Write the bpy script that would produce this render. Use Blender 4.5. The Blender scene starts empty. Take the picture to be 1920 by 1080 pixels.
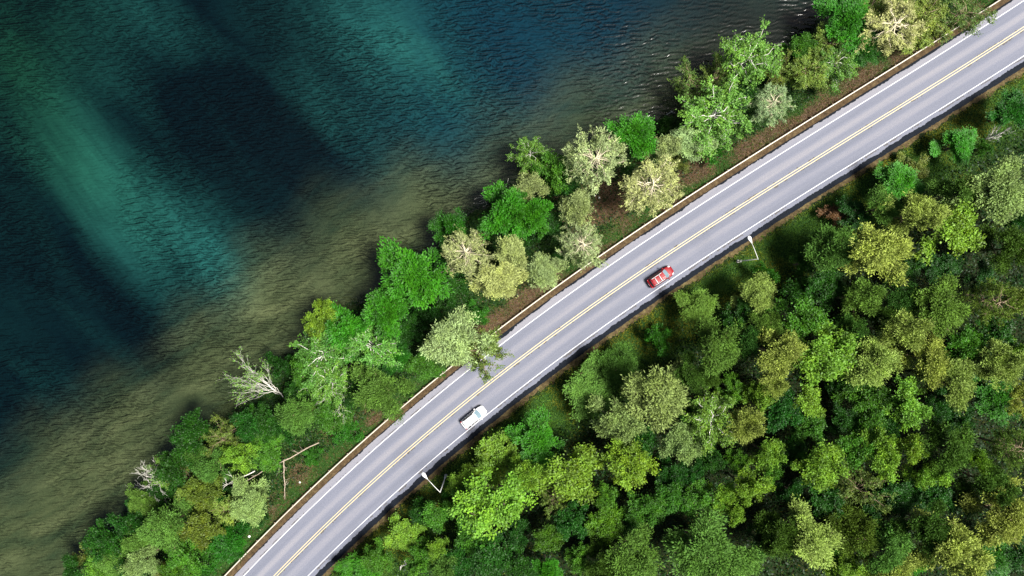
import bpy, math, random
import numpy as np
R = math.radians
S = bpy.context.scene
COL = S.collection

# ------------------------------------------------------------------ camera, sky, sun, exposure
D = 111.0            # drone height above the road, metres
PXM = 11.5           # photo pixels per metre at road level
cam_d = bpy.data.cameras.new('camera')
cam = bpy.data.objects.new('camera', cam_d); COL.objects.link(cam)
cam.location = (0, 0, D); cam.rotation_euler = (0, 0, 0)
cam_d.angle = 2*math.atan((960/PXM)/D)
cam_d.clip_start = 1; cam_d.clip_end = 3000
S.camera = cam

SUN_EL, SUN_AZ = R(63), R(102)      # azimuth clockwise from +Y
W = bpy.data.worlds.new('World'); S.world = W; W.use_nodes = True
wn = W.node_tree.nodes; wl = W.node_tree.links
sky = wn.new('ShaderNodeTexSky'); sky.sky_type = 'NISHITA'; sky.sun_disc = False
sky.sun_elevation = SUN_EL; sky.sun_rotation = SUN_AZ
sky.air_density = 1.0; sky.dust_density = 4.0; sky.ozone_density = 1.0
bgn = wn['Background']; bgn.inputs['Strength'].default_value = 0.05
wl.new(sky.outputs[0], bgn.inputs[0])
sd = bpy.data.lights.new('sun', 'SUN'); sd.energy = 5.0; sd.angle = R(18.0); sd.color = (1, .965, .90)
so = bpy.data.objects.new('sun', sd); COL.objects.link(so)
so.rotation_euler = (math.pi/2 - SUN_EL, 0, math.pi - SUN_AZ)
so.location = (60, -60, 120)
S.view_settings.view_transform = 'Standard'; S.view_settings.look = 'None'
S.view_settings.gamma = 1; S.view_settings.use_curve_mapping = False
S.view_settings.exposure = 1.25
S.render.engine = 'CYCLES'
S.cycles.max_bounces = 5; S.cycles.diffuse_bounces = 2; S.cycles.glossy_bounces = 2
S.cycles.transparent_max_bounces = 6; S.cycles.transmission_bounces = 3
S.cycles.use_adaptive_sampling = True

def P(px, py, z=0.0):
    """the place in the world whose height is z and which the photo shows at pixel px, py"""
    k = (D - z)/D/PXM
    return ((px-960)*k, (540-py)*k, z)

# ------------------------------------------------------------------ helpers
rng = np.random.default_rng(7)
random.seed(7)

def mesh_np(name, v, f, attrs=None, smooth=False):
    """v (N,3), f (M,k) all faces with k corners, or a list of such arrays"""
    fl = f if isinstance(f, list) else [f]
    fl = [np.asarray(a, dtype=np.int32) for a in fl if len(a)]
    v = np.asarray(v, dtype=np.float32)
    m = bpy.data.meshes.new(name)
    m.vertices.add(len(v)); m.vertices.foreach_set('co', v.ravel())
    loops = np.concatenate([a.ravel() for a in fl])
    tot = np.concatenate([np.full(len(a), a.shape[1], dtype=np.int32) for a in fl])
    st = np.concatenate([[0], np.cumsum(tot)[:-1]]).astype(np.int32)
    m.loops.add(len(loops)); m.loops.foreach_set('vertex_index', loops)
    m.polygons.add(len(tot)); m.polygons.foreach_set('loop_start', st)
    try: m.polygons.foreach_set('loop_total', tot)
    except Exception: pass
    if smooth: m.polygons.foreach_set('use_smooth', np.ones(len(tot), dtype=bool))
    for k, (dom, arr) in (attrs or {}).items():
        a = m.attributes.new(k, 'FLOAT', dom); a.data.foreach_set('value', np.asarray(arr, dtype=np.float32))
    m.update(calc_edges=True); m.validate()
    return m

def link(name, mesh, mat=None, parent=None, loc=None):
    o = bpy.data.objects.new(name, mesh); COL.objects.link(o)
    if mat is not None and mesh is not None and len(mesh.materials) == 0: mesh.materials.append(mat)
    if parent: o.parent = parent
    if loc is not None: o.location = loc
    return o

def tag(o, label=None, cat=None, group=None, kind=None):
    if label: o['label'] = label
    if cat: o['category'] = cat
    if group: o['group'] = group
    if kind: o['kind'] = kind
    return o

class Geo:
    """collects rings, tubes, boxes"""
    def __init__(s): s.v = []; s.q = []; s.t = []; s.n = 0
    def add(s, v, q=None, t=None):
        v = np.asarray(v, dtype=float)
        if q is not None and len(q): s.q.append(np.asarray(q)+s.n)
        if t is not None and len(t): s.t.append(np.asarray(t)+s.n)
        s.v.append(v); s.n += len(v)
    def tube(s, pts, rad, k=5):
        pts = np.asarray(pts, dtype=float); n = len(pts)
        rad = np.broadcast_to(np.asarray(rad, dtype=float), (n,))
        tg = np.gradient(pts, axis=0); tg /= np.linalg.norm(tg, axis=1, keepdims=True)+1e-9
        up = np.where(np.abs(tg[:, 2:3]) > .9, np.array([[1., 0, 0]]), np.array([[0., 0, 1]]))
        a = np.cross(tg, up); a /= np.linalg.norm(a, axis=1, keepdims=True)+1e-9
        b = np.cross(tg, a)
        th = np.arange(k)*2*math.pi/k
        v = pts[:, None, :] + rad[:, None, None]*(np.cos(th)[None, :, None]*a[:, None, :]+np.sin(th)[None, :, None]*b[:, None, :])
        v = np.concatenate([v.reshape(-1, 3), pts[:1], pts[-1:]])
        i = np.arange(n-1)[:, None]*k; j = np.arange(k)[None, :]; j2 = (j+1) % k
        q = np.stack([i+j, i+j2, i+k+j2, i+k+j], -1).reshape(-1, 4)
        c0, c1 = n*k, n*k+1
        t = [(c0, (x+1) % k, x) for x in range(k)]+[(c1, (n-1)*k+x, (n-1)*k+(x+1) % k) for x in range(k)]
        s.add(v, q, t)
    def box(s, c, d, bev=.0):
        x, y, z = c; a, b, h = d[0]/2, d[1]/2, d[2]/2
        v = [(x+i*a, y+j*b, z+k*h) for k in (-1, 1) for j in (-1, 1) for i in (-1, 1)]
        s.add(v, [(0, 2, 3, 1), (4, 5, 7, 6), (0, 1, 5, 4), (2, 6, 7, 3), (0, 4, 6, 2), (1, 3, 7, 5)])
    def rings(s, rings, cap=True):
        """list of closed rings with the same number of points"""
        k = len(rings[0]); n = len(rings)
        v = np.concatenate([np.asarray(r, dtype=float) for r in rings])
        i = np.arange(n-1)[:, None]*k; j = np.arange(k)[None, :]; j2 = (j+1) % k
        q = np.stack([i+j, i+j2, i+k+j2, i+k+j], -1).reshape(-1, 4)
        t = []
        if cap:
            v = np.concatenate([v, v[:k].mean(0, keepdims=True), v[-k:].mean(0, keepdims=True)])
            t = [(n*k, (x+1) % k, x) for x in range(k)]+[(n*k+1, (n-1)*k+x, (n-1)*k+(x+1) % k) for x in range(k)]
        s.add(v, q, t)
    def grid(s, pts):
        """pts (a,b,3)"""
        a, b, _ = pts.shape
        i = np.arange(a-1)[:, None]*b; j = np.arange(b-1)[None, :]
        q = np.stack([i+j, i+j+1, i+b+j+1, i+b+j], -1).reshape(-1, 4)
        s.add(pts.reshape(-1, 3), q)
    def mesh(s, name, smooth=False):
        fl = []
        if s.q: fl.append(np.concatenate(s.q))
        if s.t: fl.append(np.concatenate(s.t))
        return mesh_np(name, np.concatenate(s.v), fl, smooth=smooth)

# ------------------------------------------------------------------ materials
def mat(name):
    m = bpy.data.materials.new(name); m.use_nodes = True
    nt = m.node_tree
    return m, nt.nodes, nt.links, nt.nodes['Principled BSDF']
def N(n, t, **kw):
    x = n.new(t)
    for k, v in kw.items(): setattr(x, k, v)
    return x
def noise(n, l, scale, detail=4, rough=.55, vec=None, dist=0):
    x = n.new('ShaderNodeTexNoise'); x.inputs['Scale'].default_value = scale
    x.inputs['Detail'].default_value = detail; x.inputs['Roughness'].default_value = rough
    x.inputs['Distortion'].default_value = dist
    if vec is None:
        tc = n.new('ShaderNodeTexCoord'); vec = tc.outputs['Object']
    l.new(vec, x.inputs['Vector'])
    return x.outputs['Fac']
def ramp(n, l, fac, stops, interp='LINEAR'):
    r = n.new('ShaderNodeValToRGB'); e = r.color_ramp.elements; r.color_ramp.interpolation = interp
    while len(e) < len(stops): e.new(.5)
    for i, (p, c) in enumerate(stops):
        e[i].position = p; e[i].color = (*c, 1) if len(c) == 3 else c
    l.new(fac, r.inputs[0]); return r.outputs[0]
def mix(n, l, f, a, b, mode='MIX'):
    m = n.new('ShaderNodeMix'); m.data_type = 'RGBA'; m.blend_type = mode
    for s, x in ((0, f), (6, a), (7, b)):
        if hasattr(x, 'is_linked') or hasattr(x, 'links'): l.new(x, m.inputs[s])
        elif s == 0: m.inputs[0].default_value = x
        else: m.inputs[s].default_value = (*x, 1)
    return m.outputs[2]
def math_(n, l, op, a, b=None, clamp=False):
    m = n.new('ShaderNodeMath'); m.operation = op; m.use_clamp = clamp
    for i, x in enumerate((a, b)):
        if x is None: continue
        if hasattr(x, 'links'): l.new(x, m.inputs[i])
        else: m.inputs[i].default_value = x
    return m.outputs[0]
def attr(n, name):
    a = n.new('ShaderNodeAttribute'); a.attribute_name = name; return a.outputs['Fac']
def bump(n, l, h, bsdf, strength=.5, dist=.1):
    b = n.new('ShaderNodeBump'); b.inputs['Strength'].default_value = strength; b.inputs['Distance'].default_value = dist
    l.new(h, b.inputs['Height']); l.new(b.outputs[0], bsdf.inputs['Normal']); return b.outputs[0]
def simple(name, c, rough=.6, metal=0., spec=.5, var=.0, vs=3., coat=0.):
    m, n, l, p = mat(name)
    p.inputs['Roughness'].default_value = rough; p.inputs['Metallic'].default_value = metal
    p.inputs['Specular IOR Level'].default_value = spec; p.inputs['Coat Weight'].default_value = coat
    if var:
        f = noise(n, l, vs, 4)
        l.new(ramp(n, l, f, [(.3, tuple(x*(1-var) for x in c)), (.7, tuple(min(1, x*(1+var)) for x in c))]), p.inputs['Base Color'])
    else: p.inputs['Base Color'].default_value = (*c, 1)
    return m

# leaves: colour of the tree comes from the object, each leaf has its own tint
def leaf_material(name, transl=.35, lo=.62, hi=1.35, gloss=.25, warm=(1.25, 1.08, .6)):
    m, n, l, p = mat(name)
    oi = n.new('ShaderNodeObjectInfo')
    t = attr(n, 'tint')
    c = mix(n, l, 1.0, oi.outputs['Color'], ramp(n, l, t, [(0, (lo, lo, lo*.95)), (1, (hi, hi, hi))]), 'MULTIPLY')
    w = attr(n, 'warm')
    c = mix(n, l, w, c, mix(n, l, 1.0, c, warm, 'MULTIPLY'))
    l.new(c, p.inputs['Base Color']); p.inputs['Roughness'].default_value = .5
    p.inputs['Specular IOR Level'].default_value = gloss
    tr = n.new('ShaderNodeBsdfTranslucent')
    l.new(mix(n, l, 1.0, c, (1.15, 1.2, .6), 'MULTIPLY'), tr.inputs[0])
    ms = n.new('ShaderNodeMixShader'); ms.inputs[0].default_value = transl
    l.new(p.outputs[0], ms.inputs[1]); l.new(tr.outputs[0], ms.inputs[2])
    l.new(ms.outputs[0], n['Material Output'].inputs['Surface'])
    return m
M_leaf = leaf_material('leaf', .28, .45, 1.7, .18, (1.3, 1.13, .7))
M_needle = leaf_material('needle', .2, .45, 1.7, .06, (1.04, 1.05, .8))
M_grass = leaf_material('grass_blade', .3, .5, 1.45, .15, (2.6, 1.15, .9))
M_bark = simple('bark', (.11, .085, .06), .9, var=.35, vs=4)
M_pinebark = simple('pine_bark', (.19, .14, .085), .9, var=.35, vs=3)
M_tanbark = simple('tan_bark', (.46, .41, .28), .9, var=.3, vs=3)
M_pale = simple('pale_bark', (.50, .48, .43), .85, var=.3, vs=3)
M_deadwood = simple('weathered_wood', (.26, .21, .16), .9, var=.35, vs=3)
# ------------------------------------------------------------------ road line, shore line, ground height
ROADPX = [(516,1080),(638,960),(770.5,840),(915,720),(1072,600),(1100.6,580),(1277,460),(1339,420),(1527,300),(1559,280),(1750,160),(1814,120),(1920,53)]
rp = np.array([P(x, y)[:2] for x, y in ROADPX])
rc = np.polyfit(rp[:, 0]/50, rp[:, 1], 4)
XL, XR = rp[0, 0]-2, rp[-1, 0]+2
def road_y(x):
    x = np.asarray(x, dtype=float); xc = np.clip(x, XL, XR)
    y = np.polyval(rc, xc/50); d = np.polyval(np.polyder(rc), xc/50)/50
    return y + d*(x-xc)
def road_slope(x):
    xc = np.clip(np.asarray(x, dtype=float), XL, XR)
    return np.polyval(np.polyder(rc), xc/50)/50
def road_off(x, y):
    """signed metres from the centre line, positive on the forest side"""
    x = np.asarray(x, float); y = np.asarray(y, float)
    for _ in range(1): pass
    s = road_slope(x); d = (road_y(x)-y)/np.sqrt(1+s*s)
    xf = x - d*s/np.sqrt(1+s*s)      # foot of the perpendicular, one correction
    s2 = road_slope(xf)
    return ((road_y(xf)-y)+(s2*(x-xf)))/np.sqrt(1+s2*s2)
# samples along the road
_xs = np.linspace(-260, 330, 6000); _ys = road_y(_xs)
_cum = np.concatenate([[0], np.cumsum(np.hypot(np.diff(_xs), np.diff(_ys)))])
def road_samples(step, x0=-150, x1=190):
    a = np.interp(x0, _xs, _cum); b = np.interp(x1, _xs, _cum)
    s = np.arange(a, b, step); x = np.interp(s, _cum, _xs); y = road_y(x); sl = road_slope(x)
    t = np.stack([np.ones_like(sl), sl], 1)/np.sqrt(1+sl*sl)[:, None]
    rgt = np.stack([t[:, 1], -t[:, 0]], 1)
    return s, np.stack([x, y], 1), t, rgt
def road_point(px, py, z=0):
    x, y, _ = P(px, py, z); return x, y

SHORE = [(-700,1730),(-200,1330),(0,1170),(110,1090),(190,1020),(240,965),(285,905),(330,850),(400,800),(470,745),(520,700),(580,640),(640,595),(720,540),(800,490),(840,445),(890,390),(960,345),(1040,300),(1120,275),(1180,250),(1250,225),(1290,190),(1350,150),(1430,110),(1500,75),(1550,40),(1600,5),(1700,-70),(2000,-280),(2600,-700)]
DEEP = [(-700,1250),(-300,1060),(0,905),(100,832),(200,745),(300,655),(400,580),(500,500),(640,425),(760,345),(900,265),(1000,215),(1150,140),(1300,80),(1450,10),(1550,-40),(2000,-330),(2600,-800)]
WATER_Z = -1.5
sw = np.array([P(x, y, WATER_Z)[:2] for x, y in SHORE]); dw = np.array([P(x, y, WATER_Z)[:2] for x, y in DEEP])
def wob(x, f, ph): return np.sin(x*f+ph)+.6*np.sin(x*f*2.3+ph*2)+.4*np.sin(x*f*4.9+ph*3)
def shore_d(x, y):
    """metres beyond the waterline, positive on the lake side"""
    return (y-np.interp(x, sw[:, 0], sw[:, 1]))*.8 + .5*wob(x+y*.3, .35, 1.)
def deep_d(x, y): return (y-np.interp(x, dw[:, 0], dw[:, 1]))*.82
def sstep(a, b, x):
    t = np.clip((np.asarray(x, float)-a)/(b-a), 0, 1); return t*t*(3-2*t)
def ground_z(x, y):
    x = np.asarray(x, float); y = np.asarray(y, float)
    o = road_off(x, y); s = shore_d(x, y)
    forest = sstep(7, 40, o)*1.4 + sstep(5.6, 9, o)*(-.25) + sstep(9, 16, o)*.35 \
        + sstep(8, 14, o)*.25*(np.sin(x*.21+y*.13)+np.sin(y*.27-x*.09))
    # bank: 0 beside the road, water level at the shore
    tt = np.clip((-o-6.6)/np.maximum((-o-6.6)+np.maximum(-s, 0), .01), 0, 1)
    bank = np.where(o < -6.6, WATER_Z*sstep(0, 1, tt)**1.2, 0)
    bed = np.where(s > 0, WATER_Z - .16*s - .9*sstep(-8, 25, deep_d(x, y))*3, 0)
    z = np.where(s > 0, bed, np.where(o > 0, forest, bank))
    return np.where(np.abs(o) < 6.5, -.07, z-.04*(np.abs(o) < 7.5))

# ------------------------------------------------------------------ the ground
def axis(a, b, step, far):
    m = np.arange(a, b+.01, step)
    return np.concatenate([[-far, -far*.6, a-60, a-25], m, [b+25, b+60, far*.6, far]])
gx = axis(-112, 112, 1.0, 900); gy = axis(-72, 72, 1.0, 900)
GX, GY = np.meshgrid(gx, gy)
GZ = ground_z(GX, GY)
GO = road_off(GX, GY); GS = shore_d(GX, GY)
nx, ny = len(gx), len(gy)
idx = np.arange(nx*ny).reshape(ny, nx)
gq = np.stack([idx[:-1, :-1], idx[:-1, 1:], idx[1:, 1:], idx[1:, :-1]], -1).reshape(-1, 4)
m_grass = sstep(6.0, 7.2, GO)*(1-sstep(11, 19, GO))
SPOTS = [(1140,385,62,45,1.),(1000,555,75,30,.9),(930,600,55,26,.9),(1110,500,70,26,.7),(1290,330,60,28,.8),(1250,400,80,20,.5),(1520,225,95,26,1.),(1610,165,75,30,1.),(1690,120,70,24,.8),(1420,270,70,24,.7),(1760,70,60,24,.6),(560,880,50,22,.5),(640,800,40,18,.5),(530,935,60,18,.45),(592,765,18,14,.8),(700,790,50,14,.5)]
def dry(x, y):
    r_ = 0.
    for px, py, rx, ry, wt in SPOTS:
        bx, by, _ = P(px, py); dx = (x-bx)*.81+(y-by)*.59; dy = -(x-bx)*.59+(y-by)*.81
        r_ = np.maximum(r_, .85*wt*np.exp(-((dx*PXM/rx)**2+(dy*PXM/ry)**2)*.8))
    return np.clip(r_+.22*(wob(x*.8+y*.5, .9, 2.)*.5+wob(y*.9-x*.4, 1.3, .7)*.5)*(r_ > .02), 0, 1)
m_bank = (GO < -4)*1.0; m_dry = dry(GX, GY)
m_bed = sstep(-1.0, .8, GS)*(GO < -3)
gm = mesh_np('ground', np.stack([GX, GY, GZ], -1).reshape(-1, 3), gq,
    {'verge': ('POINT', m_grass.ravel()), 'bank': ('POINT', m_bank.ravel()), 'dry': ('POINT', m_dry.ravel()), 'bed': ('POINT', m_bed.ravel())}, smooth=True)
m, n, l, p = mat('ground_soil')
f1 = noise(n, l, .35, 5, .65); f2 = noise(n, l, 2.6, 5, .7); f3 = noise(n, l, .12, 3)
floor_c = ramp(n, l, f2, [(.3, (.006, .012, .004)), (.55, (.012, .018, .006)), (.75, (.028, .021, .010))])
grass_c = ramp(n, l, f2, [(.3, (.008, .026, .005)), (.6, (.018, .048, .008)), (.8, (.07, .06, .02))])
soil_c = ramp(n, l, f2, [(.3, (.018, .013, .008)), (.55, (.062, .044, .025)), (.75, (.14, .11, .062))])
bank_c = mix(n, l, ramp(n, l, math_(n, l, 'ADD', math_(n, l, 'SUBTRACT', f1, .5), attr(n, 'dry')), [(.25, (0, 0, 0)), (.5, (1, 1, 1))]), grass_c, soil_c)
bed_c = ramp(n, l, f1, [(.3, (.045, .060, .026)), (.6, (.10, .11, .05)), (.8, (.15, .15, .075))])
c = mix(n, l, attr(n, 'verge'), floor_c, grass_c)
c = mix(n, l, attr(n, 'bank'), c, bank_c)
c = mix(n, l, attr(n, 'bed'), c, bed_c)
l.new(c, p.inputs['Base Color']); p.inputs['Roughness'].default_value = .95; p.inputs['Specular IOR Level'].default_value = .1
bump(n, l, f2, p, .8, .25)
tag(link('ground', gm, m), kind='structure')

# ------------------------------------------------------------------ the lake
wx = axis(-120, 112, 1.0, 900); wy = axis(-72, 80, 1.0, 900)
WX, WY = np.meshgrid(wx, wy)
so_ = shore_d(WX, WY)
keep = so_ > -6
deep = sstep(-9, 9, deep_d(WX, WY)+1.6*wob(WX*.7+WY*.4, .11, .3)+.8*np.sin(WX*.35+WY*.2))
def blob(px, py, rx, ry, ang):
    bx, by, _ = P(px, py, WATER_Z); a = R(ang)
    dx, dy = WX-bx, WY-by
    u = (dx*math.cos(a)-dy*math.sin(a))/(rx/PXM); v = (dx*math.sin(a)+dy*math.cos(a))/(ry/PXM)
    return np.exp(-(u*u+v*v))
# teal and dark patches in the open water's body colour; angle is down to the right
teal_patch = (.85*blob(205, 375, 190, 75, 52)+.80*blob(345, 440, 170, 70, 42)+.5*blob(440, 520, 120, 50, 40)+.45*blob(310, 50, 200, 75, 30)+.35*blob(500, 130, 150, 60, 38)
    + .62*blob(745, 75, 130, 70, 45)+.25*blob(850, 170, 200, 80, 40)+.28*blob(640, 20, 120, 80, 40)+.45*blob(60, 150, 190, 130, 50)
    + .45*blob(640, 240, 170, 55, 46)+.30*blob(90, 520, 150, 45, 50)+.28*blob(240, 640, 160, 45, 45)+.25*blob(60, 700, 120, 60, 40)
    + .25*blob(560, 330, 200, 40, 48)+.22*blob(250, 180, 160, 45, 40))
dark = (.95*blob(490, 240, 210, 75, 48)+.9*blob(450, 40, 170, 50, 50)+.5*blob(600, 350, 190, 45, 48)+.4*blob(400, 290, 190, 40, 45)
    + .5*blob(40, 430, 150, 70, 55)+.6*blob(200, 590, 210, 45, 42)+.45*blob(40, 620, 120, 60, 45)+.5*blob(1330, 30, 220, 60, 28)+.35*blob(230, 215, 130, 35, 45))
teal_patch = np.clip(teal_patch-dark*.6, 0, 1)
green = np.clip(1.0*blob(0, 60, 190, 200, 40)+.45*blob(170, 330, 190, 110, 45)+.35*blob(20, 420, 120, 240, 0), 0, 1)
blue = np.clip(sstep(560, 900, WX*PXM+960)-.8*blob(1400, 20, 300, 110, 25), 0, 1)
dark_r = np.clip(blob(1420, 60, 260, 110, 25), 0, 1)  # shallow water at the upper right coloured darker
idx = np.arange(len(wx)*len(wy)).reshape(len(wy), len(wx))
wq = np.stack([idx[:-1, :-1], idx[:-1, 1:], idx[1:, 1:], idx[1:, :-1]], -1).reshape(-1, 4)
kq = keep.ravel()[wq].any(1); wq = wq[kq]
used, inv = np.unique(wq, return_inverse=True); wq = inv.reshape(-1, 4)
wv = np.stack([WX, WY, np.full_like(WX, WATER_Z)], -1).reshape(-1, 3)[used]
A = lambda a: ('POINT', a.ravel()[used])
wm = mesh_np('lake', wv, wq, {'deep': A(deep), 'teal_patch': A(teal_patch), 'green': A(green), 'blue': A(blue), 'dim': A(dark_r)}, smooth=True)
m, n, l, p = mat('lake_water')
tc = n.new('ShaderNodeTexCoord')
def mp(rot, sc):
    q = n.new('ShaderNodeMapping'); q.vector_type = 'TEXTURE'; q.inputs['Rotation'].default_value = (0, 0, R(-rot)); q.inputs['Scale'].default_value = tuple(1/a for a in sc)
    l.new(tc.outputs['Object'], q.inputs['Vector']); return q.outputs[0]
streak = noise(n, l, 1.0, 5, .5, mp(50, (.026, .075, 1)), .9)
fine = noise(n, l, 1.0, 4, .7, mp(52, (.10, .45, 1)), .4)
sv = math_(n, l, 'ADD', math_(n, l, 'MULTIPLY', math_(n, l, 'SUBTRACT', streak, .5), 1.9), math_(n, l, 'MULTIPLY', math_(n, l, 'SUBTRACT', fine, .5), 1.1))
teal_f = math_(n, l, 'MULTIPLY', attr(n, 'teal_patch'), math_(n, l, 'ADD', .85, sv), True)
blot = noise(n, l, 1.0, 4, .55, mp(40, (.020, .034, 1)), .8)
teal_f = math_(n, l, 'ADD', teal_f, math_(n, l, 'MULTIPLY', sv, .12), True)
teal_f = math_(n, l, 'ADD', teal_f, math_(n, l, 'MULTIPLY', math_(n, l, 'SUBTRACT', blot, .42), .55), True)
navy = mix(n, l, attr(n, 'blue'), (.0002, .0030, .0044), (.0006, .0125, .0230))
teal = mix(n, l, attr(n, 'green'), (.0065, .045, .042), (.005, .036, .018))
body = mix(n, l, teal_f, navy, teal)
shal = ramp(n, l, noise(n, l, 1.0, 5, .6, mp(-30, (.06, .2, 1)), .5), [(.28, (.010, .022, .011)), (.5, (.030, .041, .018)), (.75, (.066, .080, .036))])
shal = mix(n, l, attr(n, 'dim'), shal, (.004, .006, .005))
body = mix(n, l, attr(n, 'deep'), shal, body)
# wind ripples: short crests across the wind, two trains plus chop
def wave(rot, lam, dist, ds):
    # long-crested wind waves: bands across the wind whose crests wander and break up
    q = n.new('ShaderNodeMapping'); q.inputs['Rotation'].default_value = (0, 0, R(rot)); l.new(tc.outputs['Object'], q.inputs['Vector'])
    w = n.new('ShaderNodeTexWave'); w.wave_type = 'BANDS'; w.bands_direction = 'Y'; w.wave_profile = 'SIN'
    w.inputs['Scale'].default_value = 2*math.pi/20/lam; w.inputs['Distortion'].default_value = dist
    w.inputs['Detail'].default_value = 2; w.inputs['Detail Scale'].default_value = ds; w.inputs['Detail Roughness'].default_value = .5
    l.new(q.outputs[0], w.inputs['Vector']); return w.outputs['Fac']
r1 = wave(7, 1.05, 7.0, .9); r2 = wave(-9, .66, 6.0, 1.1)
r3 = noise(n, l, 2.2, 2, .5, None)
gate = noise(n, l, 1.0, 3, .5, mp(45, (.05, .09, 1)))
gate = ramp(n, l, gate, [(.36, (.2, .2, .2)), (.62, (1.15, 1.15, 1.15))])
h = math_(n, l, 'ADD', math_(n, l, 'MULTIPLY', r1, .095), math_(n, l, 'MULTIPLY', r2, .055))
h = math_(n, l, 'ADD', h, math_(n, l, 'MULTIPLY', r3, .06))
h = math_(n, l, 'MULTIPLY', h, gate)
def bmp(d):
    b_ = n.new('ShaderNodeBump'); b_.inputs['Strength'].default_value = 1; b_.inputs['Distance'].default_value = d
    l.new(h, b_.inputs['Height']); return b_.outputs[0]
df = n.new('ShaderNodeBsdfDiffuse'); l.new(body, df.inputs[0]); l.new(bmp(5.5), df.inputs['Normal'])
# clear near the shore: part of the light goes through to the bed
tb = n.new('ShaderNodeBsdfTransparent'); tb.inputs[0].default_value = (.80, .84, .66, 1)
ms = n.new('ShaderNodeMixShader')
fac = math_(n, l, 'MULTIPLY', math_(n, l, 'SUBTRACT', 1.0, attr(n, 'deep'), True), .22)
l.new(fac, ms.inputs[0]); l.new(df.outputs[0], ms.inputs[1]); l.new(tb.outputs[0], ms.inputs[2])
gl = n.new('ShaderNodeBsdfGlossy'); gl.inputs['Roughness'].default_value = .16; gb = bmp(.3); l.new(gb, gl.inputs['Normal'])
fr = n.new('ShaderNodeFresnel'); fr.inputs[0].default_value = 1.33; l.new(gb, fr.inputs['Normal'])
m2 = n.new('ShaderNodeMixShader'); l.new(fr.outputs[0], m2.inputs[0]); l.new(ms.outputs[0], m2.inputs[1]); l.new(gl.outputs[0], m2.inputs[2])
l.new(m2.outputs[0], n['Material Output'].inputs['Surface'])
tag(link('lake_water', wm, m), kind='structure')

# ------------------------------------------------------------------ the road
def strip(d0, d1, z, step=.5, x0=-150, x1=190, rag0=0, rag1=0, seed=0, cut=None, attrs=False, cols=1):
    """a sheet along the road between two offsets (arrays or numbers), edges may be ragged"""
    s, c, t, r = road_samples(step, x0, x1); g = np.random.default_rng(seed); k = len(s)
    def rag(a):
        if not a: return np.zeros(k)
        w = g.normal(size=k); w2 = np.convolve(g.normal(size=k+8), np.ones(9)/3, 'valid')
        return a*(w*.6+w2*.8)
    a = np.broadcast_to(d0, (k,))+rag(rag0); b = np.broadcast_to(d1, (k,))+rag(rag1)
    a = np.minimum(a, b-.005)
    cc = cols+1
    v = np.zeros((k, cc, 3)); off = np.zeros((k, cc))
    for j in range(cc):
        o = a+(b-a)*j/cols; off[:, j] = o
        v[:, j, :2] = c+r*o[:, None]; v[:, j, 2] = z
    i = np.arange(k-1)[:, None]*cc; jj = np.arange(cols)[None, :]
    q = np.stack([i+jj, i+cc+jj, i+cc+jj+1, i+jj+1], -1)
    q = q[:, :, ::-1]
    if cut is not None: q = q[cut(s[:-1], c[:-1])]
    q = q.reshape(-1, 4)
    at = {'off': ('POINT', off.ravel()), 'along': ('POINT', np.repeat(s, cc))} if attrs else None
    return mesh_np('strip', v.reshape(-1, 3), q, at)
road = link('road', strip(-4.88, 5.30, 0.0, .5, cols=20, attrs=True))
tag(road, kind='structure')
m, n, l, p = mat('worn_asphalt')
cx = n.new('ShaderNodeCombineXYZ'); l.new(attr(n, 'along'), cx.inputs[0]); l.new(attr(n, 'off'), cx.inputs[1])
def mpr(sc):
    q = n.new('ShaderNodeMapping'); q.inputs['Scale'].default_value = sc
    l.new(cx.outputs[0], q.inputs['Vector']); return q.outputs[0]
grain = noise(n, l, 9, 3, .7); grain2 = noise(n, l, 2.2, 4, .6)
longs = noise(n, l, 1, 4, .6, mpr((.05, 1.3, 1)))
patch = noise(n, l, 1, 4, .6, mpr((.05, .35, 1)))
# polished bands between and along the wheel paths
w = n.new('ShaderNodeFloatCurve')
mapo = n.new('ShaderNodeMapRange'); mapo.inputs[1].default_value = -5; mapo.inputs[2].default_value = 5
l.new(attr(n, 'off'), mapo.inputs[0]); l.new(mapo.outputs[0], w.inputs[1])
cv = w.mapping.curves[0]
PTS = [(-5, .9), (-3.8, .88), (-3.55, .36), (-2.9, .28), (-2.3, .60), (-1.8, .90), (-1.2, .45), (-.6, .30), (0, .24), (.6, .18), (1.2, .48), (1.8, .76), (2.5, .40), (3.3, .30), (4.0, .36), (5, .55)]
for i, (a, b) in enumerate(PTS):
    if i < 2: cv.points[i].location = ((a+5)/10, b)
    else: cv.points.new((a+5)/10, b)
w.mapping.update()
tone = math_(n, l, 'ADD', w.outputs[0], math_(n, l, 'MULTIPLY', math_(n, l, 'SUBTRACT', longs, .5), .9))
tone = math_(n, l, 'ADD', tone, math_(n, l, 'MULTIPLY', math_(n, l, 'SUBTRACT', patch, .5), .5))
tone = math_(n, l, 'ADD', tone, math_(n, l, 'MULTIPLY', math_(n, l, 'SUBTRACT', grain2, .5), .35), True)
c = ramp(n, l, tone, [(0, (.086, .094, .122)), (.5, (.112, .119, .150)), (1, (.154, .154, .174))])
gr = ramp(n, l, grain, [(.25, (.66, .65, .74)), (.5, (1, 1, 1)), (.75, (1.36, 1.28, 1.26))])
c = mix(n, l, 1.0, c, gr, 'MULTIPLY')
l.new(c, p.inputs['Base Color']); p.inputs['Roughness'].default_value = .8; p.inputs['Specular IOR Level'].default_value = .3
bump(n, l, grain, p, .35, .02)
road.data.materials.append(m)
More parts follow.
